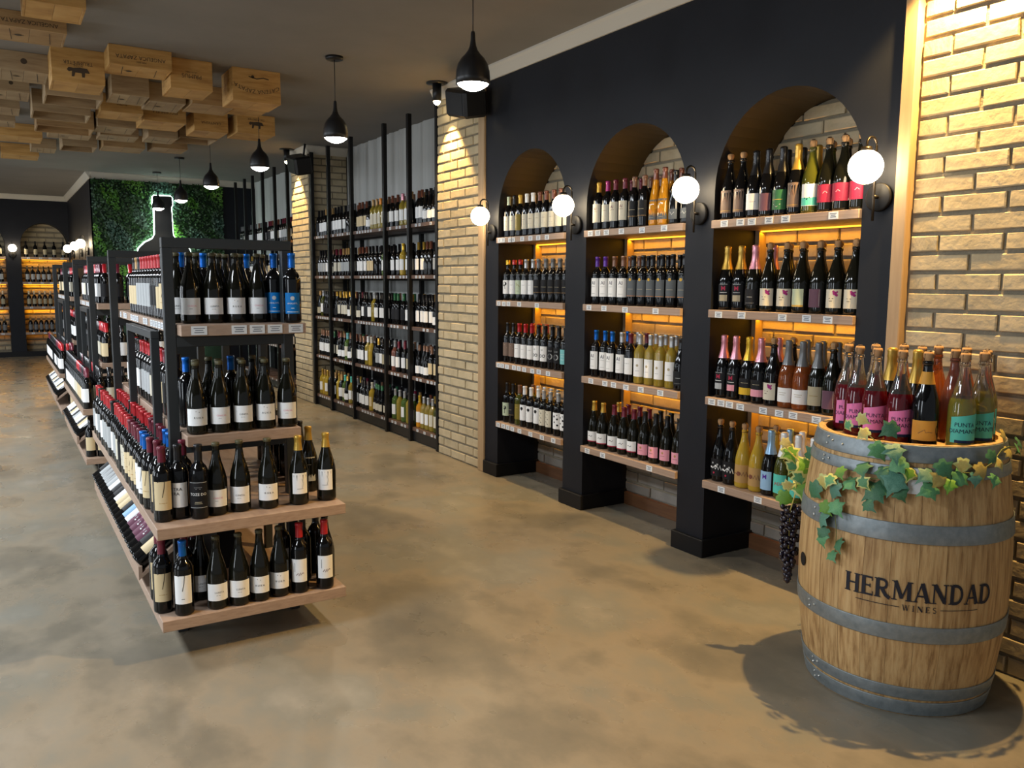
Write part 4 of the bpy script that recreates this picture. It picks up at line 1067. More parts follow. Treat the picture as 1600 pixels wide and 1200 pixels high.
for bi, (y0, y1) in enumerate(bay):
    for si, z in enumerate(RZ):
        n = int((y1 - y0 - .07) / .083); pitch = (y1 - y0 - .12) / max(1, n - 1)
        cc = random.choice(CPS); lb = random.choice(LBS); sh = random.choice((D, D, G_)); run = 0
        for k in range(n):
            y = y1 - .06 - k * pitch
            if run <= 0:
                cc = random.choice(CPS); lb = random.choice(LBS); sh = random.choice((D, D, D, G_)); run = random.randint(1, 4)
            run -= 1
            wv = WR.get((bi, si), {}).get(k)
            if wv:
                white_thing(D, wv[0], wv[1], wv[2], 3.335, y, z, '%s wine bottle, %s cap, %s from left, %s, %s rack bay' % ({'white': 'pale yellow', 'gold': 'golden', 'green': 'green glass', 'olive': 'olive glass', 'rose': 'rose', 'amber': 'amber'}[wv[0]], wv[1], ORD[k + 1], RS[si], ORD[bi + 1]))
            else:
                FAR.append((sh, 'dark', cc, lb, 3.335 + random.uniform(-.01, .01), y, z, -PI / 2 + random.uniform(0, .3)))
            FAR.append((sh, 'dark', random.choice(CPS) if random.random() < .4 else cc, None, 3.435, y - .03, z, -PI / 2))
for (y0, y1) in zip(PY2, PY2[1:]):
    for si, z in enumerate(RZ[:4]):
        y = y1 - .06
        cc = random.choice(CPS); lb = random.choice(LBS)
        while y > y0 + .05:
            if random.random() < .3: cc = random.choice(CPS); lb = random.choice(LBS)
            FAR.append((D, 'dark', cc, lb, 3.335, y, z, -PI / 2 + .2)); y -= .09
# far alcoves: oak shelves, warm strips, bottles
FZ = [1.91, 1.435, .965, .47]
for k, (a, c) in enumerate(FO):
    if k < 2: continue
    for si, z in enumerate(FZ):
        t = empty('alcove_shelf', ((a + c) / 2, YB + .19, z)); h = (c - a) / 2
        tag(t, '%s, oak, in %s arch of the far end wall' % (SNAME[si], {4: 'the rightmost', 3: 'the second', 2: 'the third'}[k]), 'shelf', 'far alcove shelves')
        b = MB(); b.box(-h, h, -.2, .15, -.045, 0, m_shelf); b.obj('board', t)
        b = MB(); b.box(-h + .02, h - .02, .12, .135, -.055, -.046, m_led); b.obj('light_strip', t)
        for q in (.15, .4, .6, .85):
            link('price_tag', tagmesh(), t, (-h + 2 * h * q, -.2005, -.022))
        n = 5 if si == 0 else 8
        cc = ('black', 'black', 'ivory', 'tan')[si]; lb = ('beige', 'light grey', 'beige', 'grey')[si]
        for q in range(n):
            FAR.append((D, 'dark', cc, lb, a + .09 + q * (c - a - .18) / (n - 1), YB + .02, z, 0))
        if k > 2 and si < 3:
            d = bpy.data.lights.new('led_light', 'AREA'); d.shape = 'RECTANGLE'; d.size = 2 * h - .1; d.size_y = .03; d.energy = 1.1; d.color = (1, .43, .012)
            o = bpy.data.objects.new('led_light', d); C.objects.link(o); o.location = ((a + c) / 2, YB + .33, z - .06); o.rotation_euler = (R(-14), 0, 0)
many_bottles('wine_bottles', FAR, 'many more dark wine bottles on the racks, farther island units and end wall', 'bottles')
for k, (lb, loc, rot) in enumerate(FARL):
    o = bottle(D, 'dark', 'black', None, lb, loc, 0, '%s labelled bottle lying %s back on tray of the %s island unit' % (lb.split()[0], ORD[(k if k < NL1 else k - NL1) + 1], 'second' if k < NL1 else 'farthest'), 'bottles lying on the farther trays', tilt=rot, prn=False, name='lying_wine_bottle')

# black box on the floor under the rack
b = MB(); b.box(-.13, .13, -.22, .22, 0, .085, m_satin_black, .006)
o = b.obj('storage_box', None, True, (3.42, 6.82, .0)); tag(o, 'low black box on the floor beneath the right bay of the rack', 'box')
b = MB(); b.box(-.11, .11, -.2, .2, .085, .094, m_black_metal, .003); b.obj('lid', o)

# ------------------------------------------------------------------ lamps
SHP = [(.011, .25), (.013, .215), (.017, .19), (.025, .168), (.040, .148), (.060, .128), (.077, .10), (.0855, .065), (.088, .03), (.0885, .0)]


def pendant(x, y, zb, label, power, col):
    t = empty('pendant_lamp', (x, y, zb)); tag(t, label, 'lamp', 'pendant lamps'); top = CZ - zb
    b = MB(); b.lathe([(.001, top - .022), (.058, top - .022), (.062, top - .016), (.062, top), (.001, top)], m_satin_black, 24); b.obj('canopy', t)
    b = MB(); b.tube([(0, 0, .23), (0, 0, top - .02)], .0028, m_satin_black, 6); b.obj('cord', t)
    b = MB(); b.lathe([(.001, .26), (.009, .26)] + SHP + [(.085, .0)] + [(max(.008, q - .004), z - .002) for q, z in reversed(SHP[1:])], m_satin_black, 32)
    b.obj('lamp_shade', t, False)
    b = MB(); b.lathe([(.001, -.032), (.025, -.030), (.05, -.020), (.072, -.006), (.081, .004), (.078, .012), (.04, .03), (.001, .035)], m_bulb, 24); b.obj('bulb', t)
    d = bpy.data.lights.new('pendant_light', 'SPOT'); d.energy = power; d.color = col; d.spot_size = R(135); d.spot_blend = .9; d.shadow_soft_size = .05
    o = bpy.data.objects.new('pendant_light', d); C.objects.link(o); o.location = (x, y, zb - .06)


for (x, y, zb, lb) in ((2.15, 3.85, 2.505, 'black bottle shaped pendant lamp nearest the camera'), (2.15, 5.87, 2.515, 'second nearest black pendant lamp, in front of ceiling and rack'),
                       (2.15, 7.88, 2.53, 'third black pendant lamp back, below the end of the ceiling crates'), (2.15, 9.9, 2.545, 'fourth black pendant lamp back, before the dark wall'),
                       (2.15, 11.69, 2.53, 'fifth black pendant lamp back, just right of the bottle sign'), (2.15, 13.45, 2.55, 'farthest black pendant lamp, in front of the bottle sign')):
    pendant(x, y, zb, lb, 32 if y < 12 else 16, (1, .82, .58))


def globe(x, y, z, nx, ny, label, hide=False):
    """wall globe lamp, (nx, ny) points into the room"""
    t = empty('globe_wall_lamp', (x, y, z)); tag(t, label, 'lamp', 'globe wall lamps')
    rz = math.atan2(ny, nx); t.rotation_euler = (0, 0, rz)          # local +x into the room
    b = MB(); pr = [(.001, 0), (.056, 0), (.060, .004), (.060, .016), (.054, .02), (.001, .02)]
    b.lathe(pr, m_black_trim, 28)
    b.v = [(q[2], q[0], q[1]) for q in b.v]; b.obj('backplate', t)
    pts = [(.045, 0, -.10)] + [(.045, 0, -.10 + .31 * i / 4) for i in range(1, 5)] + [(.045 + .033 - .033 * math.cos(PI * i / 8), 0, .21 + .033 * math.sin(PI * i / 8)) for i in range(1, 9)] + [(.111, 0, .195)]
    b = MB(); b.tube(pts, .0055, m_dark_bronze, 8); b.tube([(.015, 0, .0), (.047, 0, .0)], .008, m_dark_bronze, 8); b.obj('arm', t)
    b = MB(); b.lathe([(.001, .2), (.022, .2), (.024, .19), (.024, .18)], m_dark_bronze, 16, cx=.111); b.obj('holder', t)
    b = MB(); b.sphere((.111, 0, .118), .070, m_globe, 24, 14); b.obj('globe', t)
    return t


for y, lb in ((5.47, 'lit globe wall lamp on pier beside the farther brick pillar'), (4.40, 'lit globe wall lamp between the left and middle arches'), (3.29, 'lit globe wall lamp between the middle and right arches'),
              (2.225, 'lit globe wall lamp nearest the camera, above the barrel')):
    globe(XF - .001, y, 1.868, -1, 0, lb)
globe(.335, YB - .001, 1.95, 0, -1, 'lit globe wall lamp on the pier of the far end wall')
globe(-.75, YB - .001, 1.95, 0, -1, 'lit globe wall lamp on next pier left of the far end wall')
for y, lb in ((17.4, 'hindmost'), (15.8, 'middle one'), (14.7, 'front one')):
    globe(1.299, y, 1.93, -1, 0, 'lit globe wall lamp by the leaf wall corner, %s of three' % lb)


def wallspot(x, y, label, power, tx):
    t = empty('ceiling_spot', (x, y, CZ)); tag(t, label, 'spotlight', 'cylinder spots over the brick pillars')
    b = MB(); b.lathe([(.001, 0), (.085, 0), (.085, -.008), (.001, -.009)], m_satin_black, 28); b.obj('mounting_plate', t)
    b = MB(); b.lathe([(.001, -.009), (.036, -.009), (.036, -.145), (.031, -.145), (.031, -.13), (.001, -.13)], m_satin_black, 24); b.obj('housing', t)
    b = MB(); b.sphere((0, 0, -.145), .028, m_spotlens, 14, 8); b.obj('lens', t)
    d = bpy.data.lights.new('spot_light', 'SPOT'); d.energy = power; d.color = (1, .62, .21); d.spot_size = R(112) if y < 3 else R(75); d.spot_blend = .35; d.shadow_soft_size = .018
    o = bpy.data.objects.new('spot_light', d); C.objects.link(o); o.location = (x, y, CZ - .185)
    o.rotation_euler = (0, R(tx), 0)


wallspot(3.11, 1.79, 'black cylinder ceiling spot above the barrel and near brick wall', 250, 3)
wallspot(3.11, 6.16, 'black cylinder ceiling spot over the nearer brick pillar', 110, -5)
wallspot(3.11, 10.2, 'black cylinder ceiling spot over the farther brick pillar', 110, -5)
# dark speakers beside the pillar spots
for (y, lb) in ((5.62, 'black wedge loudspeaker under the ceiling by nearer brick pillar'), (9.62, 'black wedge loudspeaker under the ceiling by farther brick pillar')):
    b = MB(); b.box(-.10, .10, -.15, .15, -.10, .10, m_satin_black, .02)
    o = b.obj('loudspeaker', None, True, (3.08, y, 2.83)); o.rotation_euler = (R(14), R(-12), R(0)); tag(o, lb, 'loudspeaker', 'ceiling loudspeakers')
    b = MB(); b.box(-.103, -.1, -.115, .115, -.08, .08, m_black_metal, .001); b.obj('grille', o)
    b = MB(); b.tube([(.06, 0, .08), (.10, 0, .22)], .012, m_black_metal, 8); b.obj('bracket', o)

# ------------------------------------------------------------------ barrel
BX, BY, BHT = 2.868, 1.80, .962


def rz_(z): return .315 + .05 * (1 - ((z - .48) / .48) ** 2)


bar = empty('wine_barrel', (BX, BY, 0)); tag(bar, 'oak wine barrel with black lettering and galvanised hoops', 'barrel')
NS = 26
for k in range(NS):
    a0, a1 = 2 * PI * (k + .006) / NS, 2 * PI * (k + .994) / NS; b = MB(); zs = [0, .06, .14, .24, .36, .48, .60, .72, .82, .90, BHT]
    vs = []; e = random.uniform(-.0004, .0004)
    for z in zs:
        for q in range(4):
            a = a0 + (a1 - a0) * q / 3; rr = rz_(z) + e - (.0005 if q in (0, 3) else 0)
            vs.append((rr * math.cos(a), rr * math.sin(a), z))
        for q in (3, 0):
            a = a0 + (a1 - a0) * q / 3; rr = rz_(z) - .024
            vs.append((rr * math.cos(a), rr * math.sin(a), z))
    fs = []
    for j in range(len(zs) - 1):
        for q in range(6):
            p = (q + 1) % 6; fs.append((j * 6 + q, j * 6 + p, (j + 1) * 6 + p, (j + 1) * 6 + q))
    fs += [tuple(range(6)), tuple(range((len(zs) - 1) * 6, len(zs) * 6))]
    b.add(vs, fs, m_stave); b.obj('stave', bar)
b = MB(); b.lathe([(.001, .915), (.288, .915), (.288, .932), (.001, .932)], m_stave, 40); b.obj('head', bar)
b = MB(); b.lathe([(.001, .03), (.29, .03)], m_stave_in, 40); b.obj('bottom_head', bar)
for n_, (z0, z1) in enumerate(((.903, .960), (.848, .888), (.632, .697), (.284, .342), (.066, .110), (.004, .056))):
    b = MB(); zm = (z0 + z1) / 2; b.lathe([(rz_(z0) + .001, z0), (rz_(z0) + .0040, z0 + .0002), (rz_(z0) + .0044, z0 + .0022), (rz_(zm) + .0046, zm), (rz_(z1) + .0044, z1 - .0022), (rz_(z1) + .0040, z1 - .0002), (rz_(z1) + .001, z1)], m_hoop, 72); h = b.obj('hoop', bar, False)
    q = MB()
    for (aa, zz) in ((158, .35), (163, .6), (172, .5), (158, .75)):
        if n_ > 0 and aa == 172: continue
        a = R(aa); z = z0 + (z1 - z0) * zz; rr = rz_(z) + .006
        q.sphere((rr * math.cos(a), rr * math.sin(a), z), .0048, m_rivet, 8, 5, .9)
    q.obj('rivets', h)
a = R(147); rr = rz_(.46) + .0015; b = MB()
u_ = Vector((-math.sin(a), math.cos(a), 0)); c_ = Vector((math.cos(a), math.sin(a), 0))
b.add([c_ * (rr + .001) + Vector((0, 0, .46)) + u_ * .026 * math.cos(2 * PI * i / 20) + Vector((0, 0, .026 * math.sin(2 * PI * i / 20))) for i in range(20)], [tuple(range(20))], mat('bung_hole_dark', (.006, .004, .003), .9)); b.obj('bung_hole', bar)
# lettering: hand-drawn serif capitals as strokes
arc = lambda cx, cy, rx, ry, a0, a1, n=9: [(cx + rx * math.cos(R(a0 + (a1 - a0) * i / n)), cy + ry * math.sin(R(a0 + (a1 - a0) * i / n))) for i in range(n + 1)]
S_ = lambda x, y, w_=.36: ([(x - w_ / 2, y), (x + w_ / 2, y)], .055)
T_, N_ = .21, .085
GL = {
    'H': (.92, [([(.18, 0), (.18, 1)], T_), ([(.74, 0), (.74, 1)], T_), ([(.18, .5), (.74, .5)], N_), S_(.18, .03), S_(.18, .97), S_(.74, .03), S_(.74, .97)]),
    'E': (.76, [([(.18, 0), (.18, 1)], T_), ([(.18, .05), (.68, .05)], .10), ([(.18, .95), (.66, .95)], .10), ([(.18, .52), (.56, .52)], N_), ([(.66, 1), (.66, .78)], .05), ([(.70, 0), (.70, .24)], .05), ([(.55, .62), (.55, .42)], .05), S_(.14, .03, .3), S_(.14, .97, .3)]),
    'R': (.90, [([(.18, 0), (.18, 1)], T_), ([(.18, .955)] + arc(.42, .73, .25, .225, 90, -90) + [(.18, .505)], .13), ([(.40, .5), (.62, .18), (.86, .03)], .19), S_(.18, .03), S_(.14, .97, .3)]),
    'M': (1.12, [([(.16, 0), (.19, 1)], N_), ([(.19, 1), (.56, .12)], .20), ([(.56, .1), (.90, 1)], N_), ([(.93, 1), (.95, 0)], T_), S_(.16, .03, .3), S_(.16, .97, .3), S_(.95, .03), S_(.98, .97, .28)]),
    'A': (.92, [([(.12, 0), (.44, 1)], N_), ([(.46, 1), (.80, 0)], .22), ([(.24, .33), (.68, .33)], N_), S_(.12, .03, .28), S_(.80, .03, .34)]),
    'N': (.96, [([(.16, 0), (.16, 1)], N_), ([(.18, .98), (.78, .06)], .22), ([(.80, 0), (.80, 1)], N_), S_(.16, .03, .3), S_(.12, .97, .26), S_(.80, .97, .3)]),
    'D': (.90, [([(.18, 0), (.18, 1)], T_), ([(.18, .95)] + arc(.38, .5, .38, .45, 90, -90, 12) + [(.18, .05)], .15), S_(.14, .03, .3), S_(.14, .97, .3)]),
    'W': (1.2, [([(.12, 1), (.36, 0)], .14), ([(.36, 0), (.6, .9)], .07), ([(.55, 1), (.80, 0)], .14), ([(.80, 0), (1.04, 1)], .07), S_(.12, .97, .26), S_(1.04, .97, .24)]),
    'I': (.42, [([(.2, 0), (.2, 1)], .15), S_(.2, .03, .32), S_(.2, .97, .32)]),
    'S': (.66, [(arc(.33, .74, .22, .22, 30, 270, 9) + arc(.33, .27, .23, .24, 90, -150, 9), .12)]),
}


def write(b, s, ac, zbase, hgt, space=.08, arch=0, thin=1.0, wide=1.0):
    tot = sum(GL[ch][0] + space for ch in s) - space; x = -tot / 2
    for n_, ch in enumerate(s):
        wd, st = GL[ch]
        mid_ = x + wd / 2
        for pts, tw in st:
            # subdivide so the strokes follow the barrel
            pp = [pts[0]]
            for p, q in zip(pts, pts[1:]):
                k = max(1, int(math.hypot(q[0] - p[0], q[1] - p[1]) / .15))
                pp += [(p[0] + (q[0] - p[0]) * i / k, p[1] + (q[1] - p[1]) * i / k) for i in range(1, k + 1)]
            vs, fs = pline(pp, tw * thin); out = []
            for (u, v) in vs:
                U = (x + u) * hgt * wide; z = zbase + v * hgt * (1 - arch * (1 - (2 * mid_ / tot) ** 2) * 0) - arch * hgt * (1 - (2 * mid_ / tot) ** 2); rr = rz_(z) + .0022
                a = ac + U / .365; out.append((rr * math.cos(a), rr * math.sin(a), z))
            b.add(out, fs, m_ink)
        x += wd + space


b = MB(); write(b, 'HERMANDAD', R(223.6), .426, .0685, .035, -.06, 1.0, .85)
write(b, 'WINES', R(223.0), .396, .021, .30, 0, .9)
for (u0, u1) in ((-.205, -.062), (.066, .20)):
    vs, fs = pline([(u0 + (u1 - u0) * i / 12, .407) for i in range(13)], .0024)
    b.add([(((rz_(.407) + .0022) * math.cos(R(223) + u / .365)), (rz_(.407) + .0022) * math.sin(R(223) + u / .365), z) for u, z in vs], fs, m_ink)
b.obj('lettering', bar, False)
# white paper sticker under the ivy
b = MB(); vs = []
for i in range(9):
    a = R(213.5 + 10.5 * i / 8); z0, z1 = .80, .885
    vs += [((rz_(z) + .0062) * math.cos(a), (rz_(z) + .0062) * math.sin(a), z) for z in (z0, z1)]
b.add(vs, [(2 * i, 2 * i + 2, 2 * i + 3, 2 * i + 1) for i in range(8)], m_tag, True); b.obj('sticker', bar, False)

# bottles standing on the barrel head, from their corks
CORK = [((500, 85), 'pk'), ((568, 100), 'pk'), ((635, 80), 'pk'), ((688, 115), 'pk'), ((787, 85), 'gd'), ((857, 125), 'pk'), ((978, 95), 'gd'), ((1000, 135), 'or'), ((1113, 120), 'ros'), ((1168, 140), 'tl'), ((1272, 135), 'tl'), ((1315, 100), 'tl')]
BB = [(-.055, .235, 'pk', 'first from left'), (-.105, .150, 'pk', 'second from left'), (.028, .175, 'pk', 'second rank, behind the leftmost pair'), (-.135, .055, 'pk', 'third from left, above the ivy'), (-.135, -.045, 'pk', 'fourth from left, at the front'),
      (-.015, .075, 'gd', 'amid the pink labels'), (-.125, -.135, 'or', ''), (-.020, -.03, 'gd2', ''), (-.055, -.225, 'tl', 'foremost, left one of three'), (.045, -.235, 'tl', 'second of three from the left'), (.135, -.195, 'tl', 'rightmost of three'),
      (.075, -.115, 'ros', ''), (.11, .11, 'bk', 'left'), (.175, .01, 'bk', 'middle'), (.19, -.09, 'bk', 'right'), (.085, .02, 'bk', 'inner')]
for dx_, dy_, kd, wd in BB:
    loc = (BX + dx_, BY + dy_, .9325); rz = R(-50 + random.uniform(-7, 7))
    G = 'bottles standing on the barrel'
    if kd == 'pk': bottle(W_, 'pinkclear', 'cork', 'cork', 'punta pink', loc, rz, 'corked ruby rose bottle, pink label, on the barrel, ' + wd, G, 'sparkling_wine_bottle', top='clear')
    elif kd == 'tl': bottle(W_, 'tealwine', 'cork', 'cork', 'punta teal', loc, rz, 'corked pale bottle with turquoise label on barrel, ' + wd, G, 'sparkling_wine_bottle', top='clear')
    elif kd == 'gd': bottle(W_, 'dark', 'gold', 'sparkle', 'dark plain', loc, rz, 'gold foiled dark bottle on the barrel, amid the pink labels', G, 'sparkling_wine_bottle')
    elif kd == 'gd2': bottle(W_, 'dark', 'gold', 'sparkle', 'none', loc, rz, 'gold foiled dark bottle on the barrel, behind the orange label', G, 'sparkling_wine_bottle')
    elif kd == 'or':
        o = bottle(W_, 'dark', 'cork', 'cork', 'orange band', loc, rz, 'black bottle with orange label and collar, front of the barrel', G, 'sparkling_wine_bottle')
        q = MB(); q.lathe([(rad_at(W_, .225) + .001, .225), (rad_at(W_, .268) + .001, .268)], paper('amber'), 18); q.obj('neck_label', o, False)
    elif kd == 'ros': bottle(W_, 'rose', 'pink', 'cork', 'none', loc, rz, 'corked pale pink bottle on the barrel, behind the turquoise labels', G, 'sparkling_wine_bottle')
    else: bottle(W_, 'rosegold', 'cork', 'cork', 'none', loc, rz, 'corked amber bottle at the back of the barrel, %s one' % wd, G, 'sparkling_wine_bottle')


# ------------------------------------------------------------------ ivy and grapes
def leafmesh(k, rim):
    key = ('leaf', k, rim)
    if key not in _mc:
        pts = [(0, -.42), (.14, -.5), (.34, -.42), (.30, -.22), (.56, -.06), (.34, .06), (.26, .22), (.1, .34), (0, .62), (-.1, .34), (-.26, .22), (-.34, .06), (-.56, -.06), (-.30, -.22), (-.34, -.42), (-.14, -.5)]
        b = MB(); n = len(pts)
        zf = lambda x, y: -.6 * (x * x + y * y) + .16 * abs(x)
        inn = [(x * .72, y * .72) for x, y in pts]
        vs = [(0, 0, .03)] + [(x, y, zf(x, y)) for x, y in inn] + [(x, y, zf(x, y)) for x, y in pts]
        b.add(vs, [(0, 1 + i, 1 + (i + 1) % n) for i in range(n)], m_leaf[k], True)
        b.add(vs, [(1 + i, 1 + n + i, 1 + n + (i + 1) % n, 1 + (i + 1) % n) for i in range(n)], m_leafrim if rim else m_leaf[k], True)
        _mc[key] = b.mesh('leaf', False)
    return _mc[key]


def put_leaf(parent, p, nrm, size, k, rim, spin):
    n = Vector(nrm).normalized(); d = Vector((0, 0, -1)); d = (d - n * d.dot(n)).normalized() if abs(n.z) < .95 else Vector((1, 0, 0))
    x = d.cross(n); m = Matrix((x, d, n)).transposed().to_4x4() @ Matrix.Rotation(spin, 4, 'Z') @ Matrix.Scale(size, 4)
    m.translation = Vector(p); o = link('leaf', leafmesh(k, rim), parent); o.matrix_local = m
    return o


ivy = empty('ivy_garland', (BX, BY, 0)); tag(ivy, 'artificial ivy garland draped across the front of the barrel', 'garland')
LV = [(187.3, 1.035, 4, 1, .045), (176.8, 1.005, 1, 1, .04), (187.3, .985, 4, 1, .045), (202, 1.01, 0, 0, .06), (197.6, .933, 1, 0, .062), (205.9, .939, 2, 0, .066), (207.5, .894, 1, 0, .062), (213.9, .869, 3, 1, .052), (197.3, .795, 0, 0, .078),
      (206.9, .836, 2, 0, .078), (200.8, .86, 0, 0, .055), (183.4, .806, 1, 0, .055), (174.7, .77, 2, 0, .07), (159.3, .745, 0, 0, .07), (178.5, .842, 3, 0, .045), (189.7, .867, 0, 0, .06), (171.8, .803, 1, 1, .05), (192.1, .822, 1, 1, .05),
      (221.7, .868, 2, 0, .06), (222.8, .823, 1, 0, .062), (230.5, .893, 0, 0, .062), (227.8, .859, 4, 0, .06), (238.8, .86, 1, 0, .062), (240.9, .902, 4, 1, .05), (251.3, .881, 4, 0, .06), (258.1, .856, 1, 0, .045), (258.2, .93, 0, 0, .05), (264.1, .905, 4, 1, .042),
      (277.1, .931, 4, 0, .045), (271.2, .99, 4, 0, .05), (172.2, .704, 3, 0, .052), (179, .715, 1, 0, .058), (168.9, .655, 2, 0, .075), (171.8, .609, 0, 0, .05), (172, .589, 1, 0, .05), (180.9, .584, 0, 0, .05), (177.8, .538, 1, 0, .042), (166, .79, 4, 1, .05), (196, .75, 0, 0, .05), (233, .84, 3, 0, .045),
      (247, .86, 2, 0, .045), (210.5, .80, 0, 0, .05)]
for k, (az, z, kk, rim, s) in enumerate(LV):
    a = R(az); rr = (rz_(min(z, .95))) + .022 + random.uniform(0, .02)
    put_leaf(ivy, (rr * math.cos(a), rr * math.sin(a), z), (math.cos(a) + random.uniform(-.35, .35), math.sin(a) + random.uniform(-.35, .35), random.uniform(-.1, .6)), s * 1.15, kk, rim, random.uniform(-1.2, 1.2))
for k in range(9):     # leaves behind the bottles and on the hidden side
    a = R(290 + k * 17); put_leaf(ivy, ((.36) * math.cos(a), .36 * math.sin(a), .93 + random.uniform(-.03, .04)), (math.cos(a), math.sin(a), .4), .06, k % 3, 0, k)


def vine(pts, r_, m):
    b = MB(); P = []
    for az, z, e in pts:
        a = R(az); rr = rz_(min(z, .95)) + e; P.append((rr * math.cos(a), rr * math.sin(a), z))
    b.tube(P, r_, m, 6); b.obj('stem', ivy)


vine([(159, .77, .012), (168, .79, .014), (178, .815, .013), (188, .825, .013), (198, .84, .014), (207, .865, .013), (216, .85, .013), (226, .86, .013), (238, .88, .013), (250, .875, .013), (262, .905, .014), (272, .945, .016), (280, .95, .02), (300, .93, .02)], .0022, m_stem)
vine([(207, .865, .013), (204, .91, .014), (198, .95, .016), (190, .985, .018), (182, 1.0, .0)], .0016, m_stem)
vine([(172, .80, .012), (174, .74, .010), (176, .68, .012), (178, .62, .012), (178, .53, .010)], .0014, m_stem)

gr = empty('grape_bunch', (2.66, 2.15, .0)); tag(gr, 'hanging bunch of black artificial grapes with leafy stem left of barrel', 'grapes', None)
rr_ = random.Random(3); gm = MB(); gm.sphere((0, 0, 0), .0105, m_grape, 10, 7, 1.12); gmesh = gm.mesh('grape')
n_ = 118
for k in range(n_):
    t = k / (n_ - 1); z = .615 - .31 * t
    wd = .034 if t < .12 else (.036 - .012 * (t - .12)) if t < .72 else (.022 if t < .8 else .017 - .012 * (t - .8) / .2)
    a = k * 2.399; q = wd * (1 if k % 3 else .55)
    link('grape', gmesh, gr, (q * math.cos(a) * .9 + .004 * (1 - t), q * math.sin(a), z + rr_.uniform(-.004, .004)), rr_.random() * 3)
sx = lambda x, y, z: (x - 2.66, y - 2.15, z)
b = MB(); b.tube([sx(2.64, 2.183, .865), sx(2.65, 2.165, .84), sx(2.675, 2.13, .80), sx(2.672, 2.135, .74), sx(2.67, 2.14, .66), (0, 0, .60), (0, 0, .33)], .0028, m_stem_y, 6); b.obj('stem', gr)
b = MB(); b.tube([sx(2.66, 2.15, .83), sx(2.64, 2.18, .80), sx(2.655, 2.16, .76), sx(2.70, 2.08, .78)], .002, m_stem_y, 6); b.obj('stem', gr)
for (x, y, z, kk, rim, s, sp) in ((2.645, 2.175, .87, 4, 0, .05, 1.2), (2.656, 2.157, .826, 3, 1, .085, .5), (2.684, 2.112, .789, 3, 1, .095, -2.6), (2.676, 2.124, .733, 1, 1, .075, .3), (2.705, 2.077, .745, 1, 1, .085, -1.9), (2.678, 2.118, .69, 3, 1, .09, .2),
                                  (2.703, 2.081, .84, 0, 0, .085, 2.5), (2.646, 2.165, .645, 3, 0, .075, 1.2), (2.72, 2.06, .79, 1, 1, .06, 2.2), (2.66, 2.15, .775, 1, 1, .07, -.4), (2.65, 2.16, .70, 4, 1, .05, 1.9)):
    put_leaf(gr, sx(x, y, z), (-.85 + random.uniform(-.3, .3), -.53 + random.uniform(-.4, .3), random.uniform(-.1, .5)), s, kk, rim, sp)

# ------------------------------------------------------------------ crates under the ceiling
BOARD = .014


def crate(x0, x1, y0, dep, zb, kind=0, opn=False, text=None, tsize=.05, label='', inside=None, extra=None, under=None):
    t = empty('wine_crate', ((x0 + x1) / 2, y0, CZ)); tag(t, label, 'crate', 'wooden wine crates under the ceiling')
    wd, h = x1 - x0, CZ - zb; m = m_crate[kind]; X = wd / 2; e = BOARD
    b = MB(); b.box(-X, X, 0, e, -h, -.001, m, .0015); b.obj('front_panel', t)
    b = MB(); b.box(-X, X, dep - e, dep, -h, -.001, m, .0015); b.obj('rear_panel', t)
    for s in (-1, 1):
        b = MB(); b.box(min(s * X, s * (X - e)), max(s * X, s * (X - e)), e + .0005, dep - e - .0005, -h, -.001, m, .0015); b.obj('side_panel', t)
    if opn:
        b = MB(); b.box(-X + e, X - e, e, dep - e, -.02, -.004, inside or m); b.obj('inner_base', t)
    else:
        n = 2; pw = (wd - 2 * e) / n
        for q in range(n):
            b = MB(); b.box(-X + e + q * pw + .0008, -X + e + (q + 1) * pw - .0008, e + .001, dep - e - .001, -h + .001, -h + e, m, .001); b.obj('lid_board', t)
    if text or extra:
        q = MB(); zc = -h / 2
        for ln, (s, sz, yy, bow) in enumerate(text or []):
            vs, fs = text2d(s, sz, .0)
            # the crate hangs upside down, so its stamps do too
            q.add([(-x, -.0012, zc - (y + yy + bow * (x / .14) ** 2 * -1)) for x, y in vs], fs, m_crateink)
        for e_ in (extra or []):
            for vs, fs, c in print_shapes([e_]):
                q.add([(-x, -.0012 - .0001, zc - y) for x, y in vs], fs, m_crateink)
        q.obj('stamp', t, False)
    if under:
        q = MB()
        for ux in (-.28, .26):
            q.add([(X * 2 * ux + .0, .05, -h - .0012), (X * 2 * ux + .004, .05, -h - .0012), (X * 2 * ux + .02, dep - .05, -h - .0012), (X * 2 * ux + .016, dep - .05, -h - .0012)], [(0, 1, 2, 3)], m_crateink)
        for vs, fs, c in print_shapes([('c', 0, 0, .02, 'black'), ('l', [(-.03, 0), (0, .02), (.03, 0)], .006, 'black')]):
            q.add([(x - X * .3, dep / 2 + y, -h - .0012) for x, y in vs], fs, m_crateink)
        q.obj('stamp', t, False)
    return t


